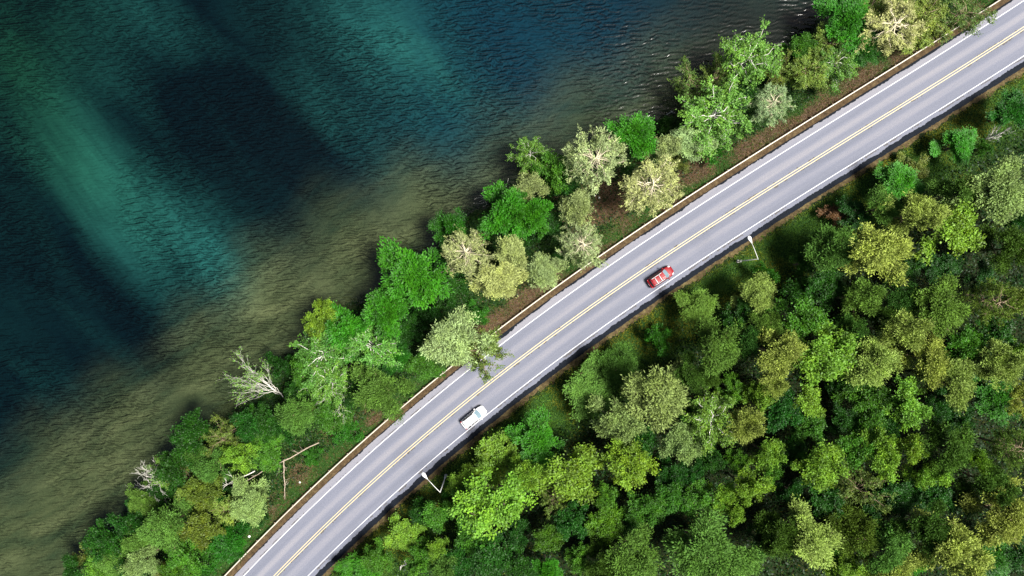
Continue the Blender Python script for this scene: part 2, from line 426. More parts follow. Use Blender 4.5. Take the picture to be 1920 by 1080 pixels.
def paint(name, c, wear=.5):
    m, n, l, p = mat(name)
    f = noise(n, l, 3, 5, .7)
    l.new(ramp(n, l, f, [(.25, tuple(x*wear for x in c)), (.45, c)]), p.inputs['Base Color']); p.inputs['Roughness'].default_value = .6
    return m
M_white = paint('white_line_paint', (.50, .50, .52), .5); M_yellow = paint('yellow_line_paint', (.42, .34, .19), .6)
link('edge_line', strip(-3.80, -3.695, .006, .5), M_white, road)
link('edge_line', strip(3.745, 3.85, .006, .5), M_white, road)
link('centre_line', strip(-.25, -.125, .006, .5), M_yellow, road)
link('centre_line', strip(.125, .25, .006, .5), M_yellow, road)
M_tar = simple('fresh_tar', (.006, .008, .012), .9, spec=.1, var=.4, vs=5)
M_seal = simple('crack_sealant', (.055, .05, .05), .8, var=.4, vs=4)
link('tar_edge', strip(4.56, 5.38, .010, .22, rag0=.07, rag1=.04, seed=3), M_tar, road)
s_, c_, t_, r_ = road_samples(.22)
u = c_[:, 0]*PXM+960
wL = .06+.10*sstep(820, 1000, u)+.30*np.exp(-((u-955)/45)**2)+.10*sstep(1500, 1750, u)
wL = np.where(u < 800, .015, wL)
link('tar_edge', strip(-4.98, -4.98+wL+.08, .010, .22, rag0=0, rag1=.07, seed=4), M_tar, road)
def dash(seed, dens, ln):
    g = np.random.default_rng(seed)
    def f(s, c):
        w = np.convolve(g.normal(size=len(s)+ln-1), np.ones(ln)/math.sqrt(ln), 'valid'); return w > dens
    return f
link('crack', strip(-4.02, -3.93, .009, .2, x0=-60, x1=-8, rag0=.025, rag1=.03, seed=5, cut=dash(1, -.3, 8)), M_seal, road)
link('crack', strip(.28, .40, .009, .2, rag0=.03, rag1=.07, seed=6, cut=dash(2, .1, 6)), M_seal, road)
link('crack', strip(-.36, -.27, .009, .2, x0=-5, rag0=.05, rag1=.03, seed=8, cut=dash(3, .6, 6)), M_seal, road)
link('crack', strip(3.98, 4.14, .009, .2, rag0=.03, rag1=.06, seed=9, cut=dash(4, .3, 9)), M_seal, road)

def dirt(name, stops):
    m, n, l, p = mat(name)
    f = noise(n, l, 1.7, 6, .75); f2 = noise(n, l, .3, 3)
    t = math_(n, l, 'ADD', math_(n, l, 'MULTIPLY', f, .75), math_(n, l, 'MULTIPLY', f2, .25))
    l.new(ramp(n, l, t, stops), p.inputs['Base Color']); p.inputs['Roughness'].default_value = .95
    p.inputs['Specular IOR Level'].default_value = .1
    bump(n, l, f, p, .7, .12); return m
M_shl = dirt('brown_gravel', [(.33, (.018, .013, .007)), (.5, (.055, .036, .019)), (.68, (.115, .085, .042))])
sh = link('gravel_shoulder', strip(-6.15, -4.80, -.030, .4, rag0=.07, seed=11), M_shl); tag(sh, kind='structure')
M_shr = dirt('orange_soil', [(.33, (.018, .015, .007)), (.5, (.062, .044, .021)), (.68, (.13, .105, .045))])
sh = link('soil_verge', strip(5.20, 6.05, -.030, .3, rag1=.22, seed=12), M_shr); tag(sh, kind='structure')

# ------------------------------------------------------------------ guardrail
gr_root = link('guardrail', None, loc=(0, 0, 0)); tag(gr_root, 'long pale steel guardrail along the lake side of the road', 'guardrail')
M_galv = simple('weathered_rail', (.46, .42, .35), .45, metal=.15, var=.12, vs=.8)
s_, c_, t_, r_ = road_samples(1.0)
g = Geo(); prof = [(-.09, .75), (-.06, .80), (.03, .81), (.07, .76), (.08, .68), (.11, .60), (.08, .50), (.02, .50), (-.02, .60), (-.03, .72)]
pr = np.array(prof); v = np.zeros((len(s_), len(pr), 3))
v[:, :, :2] = (c_+r_*(-5.98))[:, None, :]+r_[:, None, :]*pr[None, :, 0:1]; v[:, :, 2] = pr[None, :, 1]
v2 = np.concatenate([v, v[:, :1]], 1); g.grid(v2)
link('rail', g.mesh('rail'), M_galv, gr_root)
g = Geo(); g.box((0, 0, .36), (.12, .14, .82)); g.box((0, 0, .785), (.16, .18, .03))
pm = g.mesh('post'); M_post = simple('post_wood', (.16, .12, .085), .9, var=.3)
s_, c_, t_, r_ = road_samples(4.0, -48, 95)
for i in range(len(s_)):
    q = c_[i]+r_[i]*(-6.16)
    o = link('post', pm, M_post, gr_root, (q[0], q[1], -.1)); o.rotation_euler.z = math.atan2(t_[i, 1], t_[i, 0])
# ------------------------------------------------------------------ tree builders
H0 = 12.0; R0 = 3.2
def unit(a): return a/(np.linalg.norm(a, axis=-1, keepdims=True)+1e-9)
def leaf_quads(pos, dirs, nor, L, Wd, g):
    """rhombic leaves: pos (N,3) base, dirs along the leaf, nor roughly the face normal"""
    dirs = unit(dirs); side = unit(np.cross(dirs, nor)); L = L[:, None]; Wd = Wd[:, None]
    up = np.cross(side, dirs)
    a = pos; b = pos+dirs*L*.45+side*Wd*.5+up*L*.06; c = pos+dirs*L; d = pos+dirs*L*.45-side*Wd*.5+up*L*.06
    v = np.stack([a, b, c, d], 1).reshape(-1, 3)
    q = np.arange(len(pos)*4).reshape(-1, 4)
    return v, q
def leaf_mesh(name, v, q, clump, g, warm_p=.2):
    nf = len(q)
    ct = g.uniform(0, 1, clump.max()+1)[clump]
    tint = np.clip(.64*ct+.36*g.uniform(0, 1, nf), 0, 1)
    warm = np.clip((g.uniform(0, 1, clump.max()+1)[clump] < warm_p*1.5)*.6+g.uniform(0, .35, nf), 0, 1)
    return mesh_np(name, v, q, {'tint': ('FACE', tint), 'warm': ('FACE', warm)})
def bend(a, b, g, k=5, w=.08, sag=0):
    t = np.linspace(0, 1, k)[:, None]; a = np.array(a, float); b = np.array(b, float)
    ln = np.linalg.norm(b-a)
    j = g.normal(size=(k, 3))*w*ln*np.sin(t*math.pi)
    p = a+(b-a)*t+j; p[:, 2] += sag*ln*np.sin(t[:, 0]*math.pi); return p
def trunk_mesh(h, r, g, lean=.3):
    G = Geo(); k = 7; t = np.linspace(0, 1, k)
    p = np.stack([np.cumsum(g.normal(size=k))*lean*.3*t, np.cumsum(g.normal(size=k))*lean*.3*t, -.4+t*(h+.4)], 1)
    G.tube(p, r*(1-.75*t)+.02, 7); return G.mesh('trunk', True), p
def lobed(seed, R=R0, zlo=6.2, zhi=12., lobes=9, per=15, leaves=52, L=(.32, .5), Wr=.62, flat=.62, mode='broad', hole=.16):
    """crown of lobes > clumps > leaves. modes: broad (fronds pointing outwards), puff (fine needles), fine (small leaves)"""
    g = np.random.default_rng(seed)
    tm, tp = trunk_mesh(zhi-1.2, .20, g)
    G = Geo(); zc = (zlo+zhi)/2; hz = (zhi-zlo)/2
    cen = []
    for i in range(lobes):
        if i == 0: c = np.array([g.normal()*.3, g.normal()*.3, zc+hz*.45])
        else:
            th = i*2.4+g.uniform(-.4, .4); u = math.sqrt((i-.3)/lobes)
            ru = R*(.72 if mode == 'broad' else .80)*u*g.uniform(.7, 1.3); c = np.array([math.cos(th)*ru, math.sin(th)*ru, zc+hz*(.55-1.05*u*u+g.normal()*.34)])
        cen.append(c)
    P_, Dn, Nn, Cl, Ln = [], [], [], [], []; ci = 0
    for c in cen:
        lr = R*(.42 if mode == 'broad' else .36)*g.uniform(.6, 1.3)
        z0 = max(zlo-1.0, c[2]-2.4); a = np.array([np.interp(z0, tp[:, 2], tp[:, 0]), np.interp(z0, tp[:, 2], tp[:, 1]), z0])
        G.tube(bend(a, c, g, 5, .07), np.linspace(.09, .03, 5), 5)
        nbr = 5; outc = unit((c-np.array([0, 0, zc-hz*1.2])))
        brd = [unit(outc*.75+g.normal(size=3)*np.array([.8, .8, .55])) for _ in range(nbr)]
        for j in range(per):
            if g.uniform() < hole: continue
            bd = brd[j % nbr]; tt = (.45, .85, 1.2)[(j//nbr) % 3]*g.uniform(.85, 1.15)
            if mode == 'puff': d = unit(bd*.7+g.normal(size=3)*.6); d[2] = max(d[2], -.35)
            else: d = bd+g.normal(size=3)*.16
            cc = c+d*np.array([lr, lr, lr*flat*1.4])*tt*(.85 if mode == 'puff' else 1.)
            if j % 3 == 0: G.tube(bend(c, cc, g, 4, .08), np.linspace(.03, .012, 4), 4)
            k = int(leaves*g.uniform(.6, 1.3)); rc = R*(.125 if mode == 'puff' else .15)*g.uniform(.6, 1.35)
            o = g.normal(size=(k, 3))*np.array([rc, rc, rc*.6])*.62
            pos = cc+o
            out = unit((cc-np.array([0, 0, zc-2]))*np.array([1, 1, .5]))
            if mode == 'broad': dr = out*1.0+unit(o)*.8+g.normal(size=(k, 3))*.35+np.array([0, 0, -.25]); nr = np.array([0, 0, 1.])+out*.4+g.normal(size=(k, 3))*.35
            elif mode == 'puff': dr = unit(o)*1.0+g.normal(size=(k, 3))*.6+np.array([0, 0, .45])+out*.4; nr = g.normal(size=(k, 3))+np.array([0, 0, .8])
            else: dr = g.normal(size=(k, 3))+out*.7; nr = g.normal(size=(k, 3))*.7+np.array([0, 0, 1.])
            P_.append(pos); Dn.append(dr); Nn.append(nr); Cl.append(np.full(k, ci)); ci += 1
            Ln.append(g.uniform(L[0], L[1], k))
    pos = np.concatenate(P_); ln = np.concatenate(Ln)
    v, q = leaf_quads(pos, np.concatenate(Dn), np.concatenate(Nn), ln, ln*Wr*g.uniform(.8, 1.2, len(ln)), g)
    return tm, G.mesh('limbs'), leaf_mesh('crown', v, q, np.concatenate(Cl), g)
def star_pine(seed, R=R0, zlo=6.5, zhi=11.8, nb=34, dens=1.0):
    """pine seen from above: limbs radiate from the stem and carry tufts of needles on their outer half"""
    g = np.random.default_rng(seed)
    tm, tp = trunk_mesh(zhi-.3, .2, g, .4)
    G = Geo(); P_, Dn, Nn, Cl, Ln = [], [], [], [], []; ci = 0
    for i in range(nb):
        f = (i+.5)/nb; z = zhi-.4-(zhi-zlo)*f**1.1
        ln = R*(.35+.75*math.sqrt(f))*(1.05-.35*max(0, f-.75)*4)*g.uniform(.7, 1.15)
        th = i*2.399+g.uniform(-.35, .35)
        a = np.array([np.interp(z, tp[:, 2], tp[:, 0]), np.interp(z, tp[:, 2], tp[:, 1]), z])
        b = a+np.array([math.cos(th)*ln, math.sin(th)*ln, ln*g.uniform(.05, .45)])
        pl = bend(a, b, g, 6, .06, -.08); G.tube(pl, np.linspace(.065, .018, 6), 5)
        nt = int(ln*4.2*dens)+3
        for j in range(nt):
            u = g.uniform(.30, 1.0)**.8; s = u*5; k0 = min(4, int(s)); bp = pl[k0]+(pl[k0+1]-pl[k0])*(s-k0)
            dirn = unit(unit(b-a)*.8+g.normal(size=3)*.8+np.array([0, 0, .25])); tl = g.uniform(.35, .95)*(1.15-.5*u)
            e = bp+dirn*tl
            if j % 2 == 0: G.tube(np.array([bp, (bp+e)/2+g.normal(size=3)*.05, e]), [.024, .018, .01], 3)
            k = int(19*g.uniform(.7, 1.3))
            o = dirn*g.uniform(-.3, .25, (k, 1))+g.normal(size=(k, 3))*.10
            P_.append(e+o); Dn.append(dirn*.7+g.normal(size=(k, 3))*.65+np.array([0, 0, .3])); Nn.append(g.normal(size=(k, 3))+np.array([0, 0, .8]))
            Cl.append(np.full(k, ci)); ci += 1; Ln.append(g.uniform(.22, .36, k))
    pos = np.concatenate(P_); ln = np.concatenate(Ln)
    v, q = leaf_quads(pos, np.concatenate(Dn), np.concatenate(Nn), ln, ln*.30, g)
    return tm, G.mesh('limbs'), leaf_mesh('crown', v, q, np.concatenate(Cl), g, .2)
def feather(seed, R=R0, zlo=5, zhi=11.5, nb=34, dens=1.1, lean=(0, 0), spread=1.0):
    """airy birch or willow: long thin rising limbs, small leaves strung along them"""
    g = np.random.default_rng(seed)
    tm, tp = trunk_mesh(zhi-2.5, .16, g, .5)
    G = Geo(); P_, Dn, Nn, Cl, Ln = [], [], [], [], []; ci = 0
    for i in range(nb):
        f = (i+.5)/nb; z = zlo-1+(zhi-zlo-1.5)*g.uniform(0, 1)
        th = i*2.399+g.uniform(-.5, .5); ln = R*g.uniform(.55, 1.2)*spread
        a = np.array([np.interp(z, tp[:, 2], tp[:, 0]), np.interp(z, tp[:, 2], tp[:, 1]), z])
        b = a+np.array([math.cos(th)*ln+lean[0], math.sin(th)*ln+lean[1], g.uniform(.8, 2.6)])
        pl = bend(a, b, g, 6, .07, .1); G.tube(pl, np.linspace(.06, .014, 6), 4)
        for j in range(int(11*dens)):
            u = g.uniform(.25, 1.0); s = u*5; k0 = min(4, int(s)); bp = pl[k0]+(pl[k0+1]-pl[k0])*(s-k0)
            dirn = unit(unit(b-a)+g.normal(size=3)*.75); tl = g.uniform(.5, 1.2)
            e = bp+dirn*tl
            if j % 2: G.tube(np.array([bp, (bp+e)/2+g.normal(size=3)*.06, e]), [.018, .013, .008], 3)
            k = int(30*g.uniform(.6, 1.3)); t = g.uniform(.1, 1.1, (k, 1))
            P_.append(bp+(e-bp)*t+g.normal(size=(k, 3))*.15); Dn.append(g.normal(size=(k, 3))+dirn*.8+np.array([0, 0, -.2])); Nn.append(g.normal(size=(k, 3))*.7+np.array([0, 0, 1.]))
            Cl.append(np.full(k, ci)); ci += 1; Ln.append(g.uniform(.18, .30, k))
    pos = np.concatenate(P_); ln = np.concatenate(Ln)
    v, q = leaf_quads(pos, np.concatenate(Dn), np.concatenate(Nn), ln, ln*.6, g)
    return tm, G.mesh('limbs'), leaf_mesh('crown', v, q, np.concatenate(Cl), g, .2)

PROTO = {
 'broad': [lobed(s, leaves=110, L=(.20, .36), Wr=.48, mode='broad', lobes=9+s % 3) for s in (11, 12, 13, 14, 15)],
 'leafy': [lobed(s, leaves=78, L=(.21, .36), Wr=.60, mode='fine', lobes=9+s % 4, per=15, hole=.2) for s in (21, 22, 23, 24, 25, 26)],
 'puff': [lobed(s, leaves=74, L=(.21, .36), Wr=.36, mode='puff', lobes=10+s % 4, per=24, flat=.75, hole=.12) for s in (31, 32, 33, 34, 35, 36)],
 'star': [star_pine(s) for s in (41, 42, 43, 44)],
 'feather': [feather(s) for s in (51, 52, 53, 54)],
 'wisp': [feather(s, nb=26, dens=.9, spread=1.1) for s in (61, 62, 63)],
}
def shrub_proto(seed):
    g = np.random.default_rng(seed)
    tm, lm, cm = lobed(seed, R=R0, zlo=1.2, zhi=6, lobes=8, per=11, leaves=64, L=(.22, .38), Wr=.6, mode='fine', hole=.2)
    return tm, lm, cm
PROTO['bush'] = [shrub_proto(s) for s in (71, 72, 73)]
#        proto, material, bark, colour (albedo of the leaves)
KIND = {
 'pp': ('star', M_needle, M_tanbark, (0.255, 0.300, 0.135)),   # pale cream pine, limbs showing
 'pw': ('puff', M_needle, M_pinebark, (0.235, 0.295, 0.120)),
 'pc': ('puff', M_needle, M_pinebark, (0.158, 0.230, 0.075)),   # pale dense pine
 'po': ('puff', M_needle, M_pinebark, (0.066, 0.138, 0.024)),   # olive pine
 'pg': ('puff', M_needle, M_pinebark, (0.190, 0.250, 0.056)),   # golden pine
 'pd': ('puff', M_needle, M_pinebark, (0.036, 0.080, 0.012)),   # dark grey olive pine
 'ps': ('star', M_needle, M_pinebark, (0.065, 0.120, 0.020)),   # olive pine with open limbs
 'bb': ('broad', M_leaf, M_bark, (0.024, 0.118, 0.005)),        # vivid green, big leaves
 'bv': ('broad', M_leaf, M_bark, (0.012, 0.076, 0.004)),        # deep green, big leaves
 'bg': ('leafy', M_leaf, M_bark, (0.034, 0.108, 0.008)),        # mid green
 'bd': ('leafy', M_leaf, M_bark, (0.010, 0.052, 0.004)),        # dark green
 'by': ('leafy', M_leaf, M_bark, (0.094, 0.196, 0.018)),        # yellow green
 'bo': ('leafy', M_leaf, M_bark, (.078, .130, .018)),       # olive yellow green
 'rl': ('feather', M_leaf, M_pale, (0.090, 0.195, 0.030)),      # light green birch
 'ro': ('wisp', M_leaf, M_pinebark, (0.070, 0.120, 0.024)),     # thin olive
 'ry': ('feather', M_leaf, M_pinebark, (0.135, 0.200, 0.036)),  # thin yellow green
 'ub': ('bush', M_leaf, M_bark, (0.016, 0.085, 0.005)),         # bright bush
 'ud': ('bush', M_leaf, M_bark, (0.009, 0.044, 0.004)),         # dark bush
 'ur': ('bush', M_leaf, M_bark, (0.115, 0.060, 0.028)),         # withered brown bush
 'uo': ('bush', M_leaf, M_bark, (0.075, 0.105, 0.022)),         # olive bush
}
NAMES = {'p': ('pine_tree', 'pine tree'), 'b': ('broadleaf_tree', 'tree'), 'r': ('slender_tree', 'tree'), 'u': ('bush', 'bush')}
_count = {}
def plant(px, py, r, kind, h, label, side):
    pk, lm_, bk, colr = KIND[kind]
    lst = PROTO[pk]; i = _count.get(pk, 0); _count[pk] = i+1
    tm, bm, cm = lst[i % len(lst)]
    hh = H0 if pk != 'bush' else 6.0
    g = np.random.default_rng(int(px*7+py*13+r))
    z0 = 0.
    for _ in range(3):                         # stand it on the ground under its crown
        zc = z0+.74*h; x, y, _z = P(px, py, zc); z0 = float(ground_z(x, y))
    if z0 < WATER_Z: z0 = WATER_Z-.15
    if side == 'R': h = min(h, max(4.5, (float(road_off(x, y))-r/PXM*.6-4.2)/.5)); zc = z0+.74*h; x, y, _z = P(px, py, zc)
    rad = r/PXM*(D-zc)/D*(1.10 if side == 'L' else 1.07)
    s = rad/(R0*1.04); sz = h/hh
    nm, cat = NAMES[kind[0]]
    root = link(nm, None, loc=(x, y, z0)); root.empty_display_size = .5
    root.rotation_euler.z = g.uniform(0, 6.283); ax = g.uniform(.88, 1.14); root.scale = (s*ax, s/ax, sz)
    if kind[0] == 'u': grp = 'bushes on the lake bank' if side == 'L' else 'bushes at the forest edge'
    else: grp = 'trees on the lake bank' if side == 'L' else 'trees of the forest beyond the road'
    tag(root, label, cat, grp)
    tr_ = link('trunk', tm, bk, root); lb = link('limbs', bm, bk, root); cr = link('crown', cm, lm_, root)
    j = g.uniform(.86, 1.16); hue = g.normal()*.06
    cr.color = (colr[0]*j*(1+hue*1.5), colr[1]*j, colr[2]*j*(1-hue), 1)
    for o, mt in ((tr_, bk), (lb, bk), (cr, lm_)):
        if o.data.materials[0].name != mt.name:
            o.material_slots[0].link = 'OBJECT'; o.material_slots[0].material = mt
    return root
# ------------------------------------------------------------------ every tree: photo place of its crown, radius, kind, height
BANK = [
(1588,38,44,'bb',9,'vivid green leafy tree at the water, topmost on the lake bank'),
(1672,45,54,'pp',9,'wide pale pine with brown limbs bared in its middle, beside the upper guardrail'),
(1740,24,40,'ry',8,'light yellow-green tree right of the pale pine with bared limbs'),
(1806,22,40,'ro',7,'thin olive tree hanging over the guardrail at the upper edge'),
(1652,0,34,'ro',8,'olive tree cut by the upper edge behind the vivid green tree'),
(1555,82,30,'ry',8,'yellow-green thin tree just below the topmost vivid green tree'),
(1572,124,33,'rl',7,'light green loose tree nearest the bare brown bank of the upper road'),
(1497,88,25,'bg',7,'small mid green tree leaning to the lake below the topmost trees'),
(1510,132,33,'ry',8,'yellow-green tree with golden tip between two loose green ones'),
(1406,112,50,'rl',12,'tall bright light-green tree standing out over the lake'),
(1445,197,36,'pp',8,'pale pine whose tan limbs fan out from the bare bank'),
(1341,215,56,'rl',11,'large light green birch with white limbs in its crown'),
(1298,162,30,'ro',9,'thin greyish olive birch over the water behind the large birch'),
(1345,150,28,'ro',9,'greyish twiggy birch tip beside the tall bright lakeside tree'),
(1296,266,33,'pw',8,'pale olive pine at the foot of the large white-limbed birch'),
(1343,275,25,'ub',4,'vivid green bush under the large white-limbed birch'),
(1250,277,28,'pw',8,'small yellowish pine right of the round vivid green tree'),
(1248,236,20,'ud',4,'dark green bush at the waterline by the dark water'),
(1457,138,24,'ro',7,'dark olive thin tree behind the tall bright lakeside tree'),
(1188,258,40,'bb',10,'round vivid green tree beside the cream star-shaped pine'),
(1112,304,54,'pp',14,'cream pine with pale limbs spreading like a star'),
(990,292,28,'rl',10,'green twiggy tree at the water left of the cream star pine'),
(1028,317,34,'bg',9,'green leafy tree touching the cream star pine on its lake side'),
(994,355,30,'pw',10,'small cream pine above the wide vivid green tree'),
(945,405,48,'bb',12,'wide vivid green tree, the broadest on the middle bank'),
(992,400,34,'bb',11,'vivid green tree joined to the broadest one on its road side'),
(1224,353,54,'pp',10,'pale spreading pine touching the guardrail, with a bent bare limb'),
(1080,390,34,'pw',11,'pale pine crown above another, beside the patch of bare soil'),
(1087,460,42,'pp',10,'pale pine by the guardrail, lower one of two stacked crowns'),
(841,428,32,'bv',8,'deep green tree alone at the water left of the broadest vivid tree'),
(876,476,44,'pp',11,'cream pine below the deep green waterside tree'),
(960,472,33,'pw',10,'cream pine under the broadest vivid green tree'),
(1016,506,36,'pw',9,'cream pine standing by the guardrail across from the red car'),
(934,524,38,'pw',10,'pale pine lowest in the cluster of cream pines'),
(1052,486,20,'ud',4,'dark bush squeezed between two cream pines near the guardrail'),
(985,440,24,'ud',5,'dark green bush shaded between the vivid tree and cream pines'),
(775,516,54,'bb',12,'vivid green shaggy tree, larger of the two overlapping ones'),
(726,579,44,'bb',11,'vivid green shaggy tree, lower of the two overlapping ones'),
(603,600,30,'by',9,'small yellow-olive tree at the water beside vivid green ones'),
(652,618,44,'bb',9,'vivid green spreading tree between yellow-olive and pale birch crowns'),
(694,648,42,'rl',10,'pale green birch with whitish limbs over a vivid green tree'),
(738,675,30,'bv',7,'deep green low tree below the pale whitish-limbed birch'),
(850,640,54,'pw',13,'big pale pine overhanging the edge of the road'),
(903,655,38,'ro',10,'thin olive tree leaning out above the white edge line'),
(786,678,30,'bg',6,'small round green tree in the gap left of the overhanging pine'),
(600,668,46,'rl',11,'green birch with many lobes beside the leaning bare birch'),
(618,715,36,'rl',10,'thin birch with bare white limbs over dark shade'),
(716,730,48,'po',10,'broad olive pine beside the guardrail opposite the white car'),
(526,680,26,'ud',6,'dark green shoreline bush behind the leaning bare birch'),
(556,778,37,'po',9,'mossy olive pine at the foot of the leaning bare birch'),
(594,765,14,'ur',3,'small rusty brown bush beside the mossy olive pine'),
(494,788,28,'bd',7,'dark green tree at the water below the leaning bare birch'),
(624,772,36,'bg',6,'green low tree between mossy pine and guardrail'),
(361,809,38,'bd',9,'dark blue-green tree with a pale twig at the water'),
(418,820,30,'ro',9,'thin olive tree right of the dark blue-green one'),
(446,853,28,'by',9,'bright yellow-green round crown above the fallen trunk'),
(396,873,33,'po',9,'olive pine touching the bright yellow-green crown'),
(503,846,32,'bg',5,'green leafy tree on the upper side of the fallen trunk'),
(330,866,42,'bd',9,'dark green shaggy tree between blue-green tree and dead white branches'),
(304,886,24,'rl',7,'light green twiggy tree touching the dead white branches'),
(375,922,32,'bo',9,'yellow-green tree with a long lit edge beside the fallen trunk'),
(466,944,40,'pc',7,'pale olive pine with orange twigs below the fallen trunk'),
(270,942,29,'po',7,'olive waterside pine just under the dead white branches'),
(247,974,32,'bd',7,'dark green tree sagging to the water below the dead branches'),
(316,986,46,'po',10,'large olive-green pine near the lower shoreline'),
(380,985,37,'bo',9,'golden yellow-green tree beside the large lower olive pine'),
(428,1008,34,'bv',6,'deep green low tree by the lower guardrail'),
(345,1040,32,'bg',7,'mid green tree below the golden yellow-green tree'),
(198,1017,34,'bd',8,'dark green waterside tree near the lower corner'),
(211,1045,34,'po',7,'dull olive tree behind the dark waterside tree'),
(267,1052,31,'pc',8,'pale feathery pine at the lower edge of the bank'),
(136,1067,26,'bd',6,'dark green bushy tree furthest down the shore'),
(193,1074,26,'by',7,'yellow-olive crown cut by the lower edge'),
(400,1034,26,'ub',4,'green bush along the guardrail at the lower edge'),
(300,1076,24,'uo',4,'olive bush cut by the lower edge of the bank'),
(585,858,18,'ub',2,'low green bush at the end of the long fallen trunk'),
(655,810,26,'ub',3,'low green bush by the guardrail below the green low tree'),
(690,700,30,'bd',6,'dark green tree between pale birch and broad olive pine'),
(760,620,30,'bd',6,'dark green tree in the deep shade left of the overhanging pine'),
(800,590,28,'ud',5,'dark bush in the deep shade above the overhanging pine'),
(845,545,32,'bd',7,'dark green tree between vivid shaggy trees and cream pines'),
(820,500,26,'bd',7,'dark green tree hugging the larger vivid shaggy tree'),
(895,590,24,'ub',3,'small bright bush on dead leaves above the overhanging pine'),
(1030,430,28,'bd',6,'dark green tree between vivid tree and stacked pale pines'),
(1060,350,24,'bd',8,'dark green tree in shade below the cream star pine'),
(1165,310,22,'ud',5,'dark bush right of the cream star pine under the round tree'),
(1270,310,20,'uo',3,'olive low bush near the guardrail above the spreading pale pine'),
(1390,180,26,'bd',7,'dark green tree in shade of the tall bright lakeside tree'),
(1300,225,24,'bd',7,'dark green tree at the back of the large birch'),
(1545,150,22,'uo',3,'olive bush on the bare brown bank of the upper road'),
(1620,90,24,'bv',6,'deep green low tree between vivid tree and pale bared pine'),
(1720,70,26,'ry',5,'light green low tree leaning on the upper guardrail'),
(575,700,30,'bg',8,'mid green tree filling the gap right of leaning birch'),
(650,740,28,'bd',6,'dark green tree under the bare white limbs'),
(540,800,26,'ud',5,'dark bush in shade under the mossy olive pine'),
(460,800,30,'bd',7,'dark green tree right of the thin olive waterside one'),
(375,850,24,'po',8,'small olive pine between blue-green tree and olive pine'),
(350,905,26,'ro',8,'thin olive tree behind the yellow-green long-edged tree'),
(300,930,24,'bd',6,'dark green tree right of the olive waterside pine'),
(420,960,26,'ry',7,'thin yellow-green tree left of the pale pine with orange twigs'),
(478,972,20,'ud',3,'dark low bush in shade beside the lower guardrail'),
(455,985,24,'ub',3,'green low bush shaded below the pale orange-twigged pine'),
(260,1010,30,'po',8,'dull olive pine left of the large lower olive pine'),
(240,1065,28,'bd',6,'dark green crown at the lower edge left of feathery pine'),
(330,1070,26,'bg',6,'mid green crown at the lower edge of the bank'),
(370,1068,26,'ub',4,'green bush at the lower edge between two others'),
(165,1045,26,'uo',4,'olive bush behind the furthest shoreline bush'),
(440,925,18,'ud',3,'dark bush under the long fallen trunk'),
(395,925,22,'bd',6,'dark green tree at the tip of the bleached branch'),
(560,730,22,'bd',6,'dark green tree just right of the leaning birch trunk'),
(764,732,15,'ud',3,'dark bush beside the guardrail under the small round tree'),
]
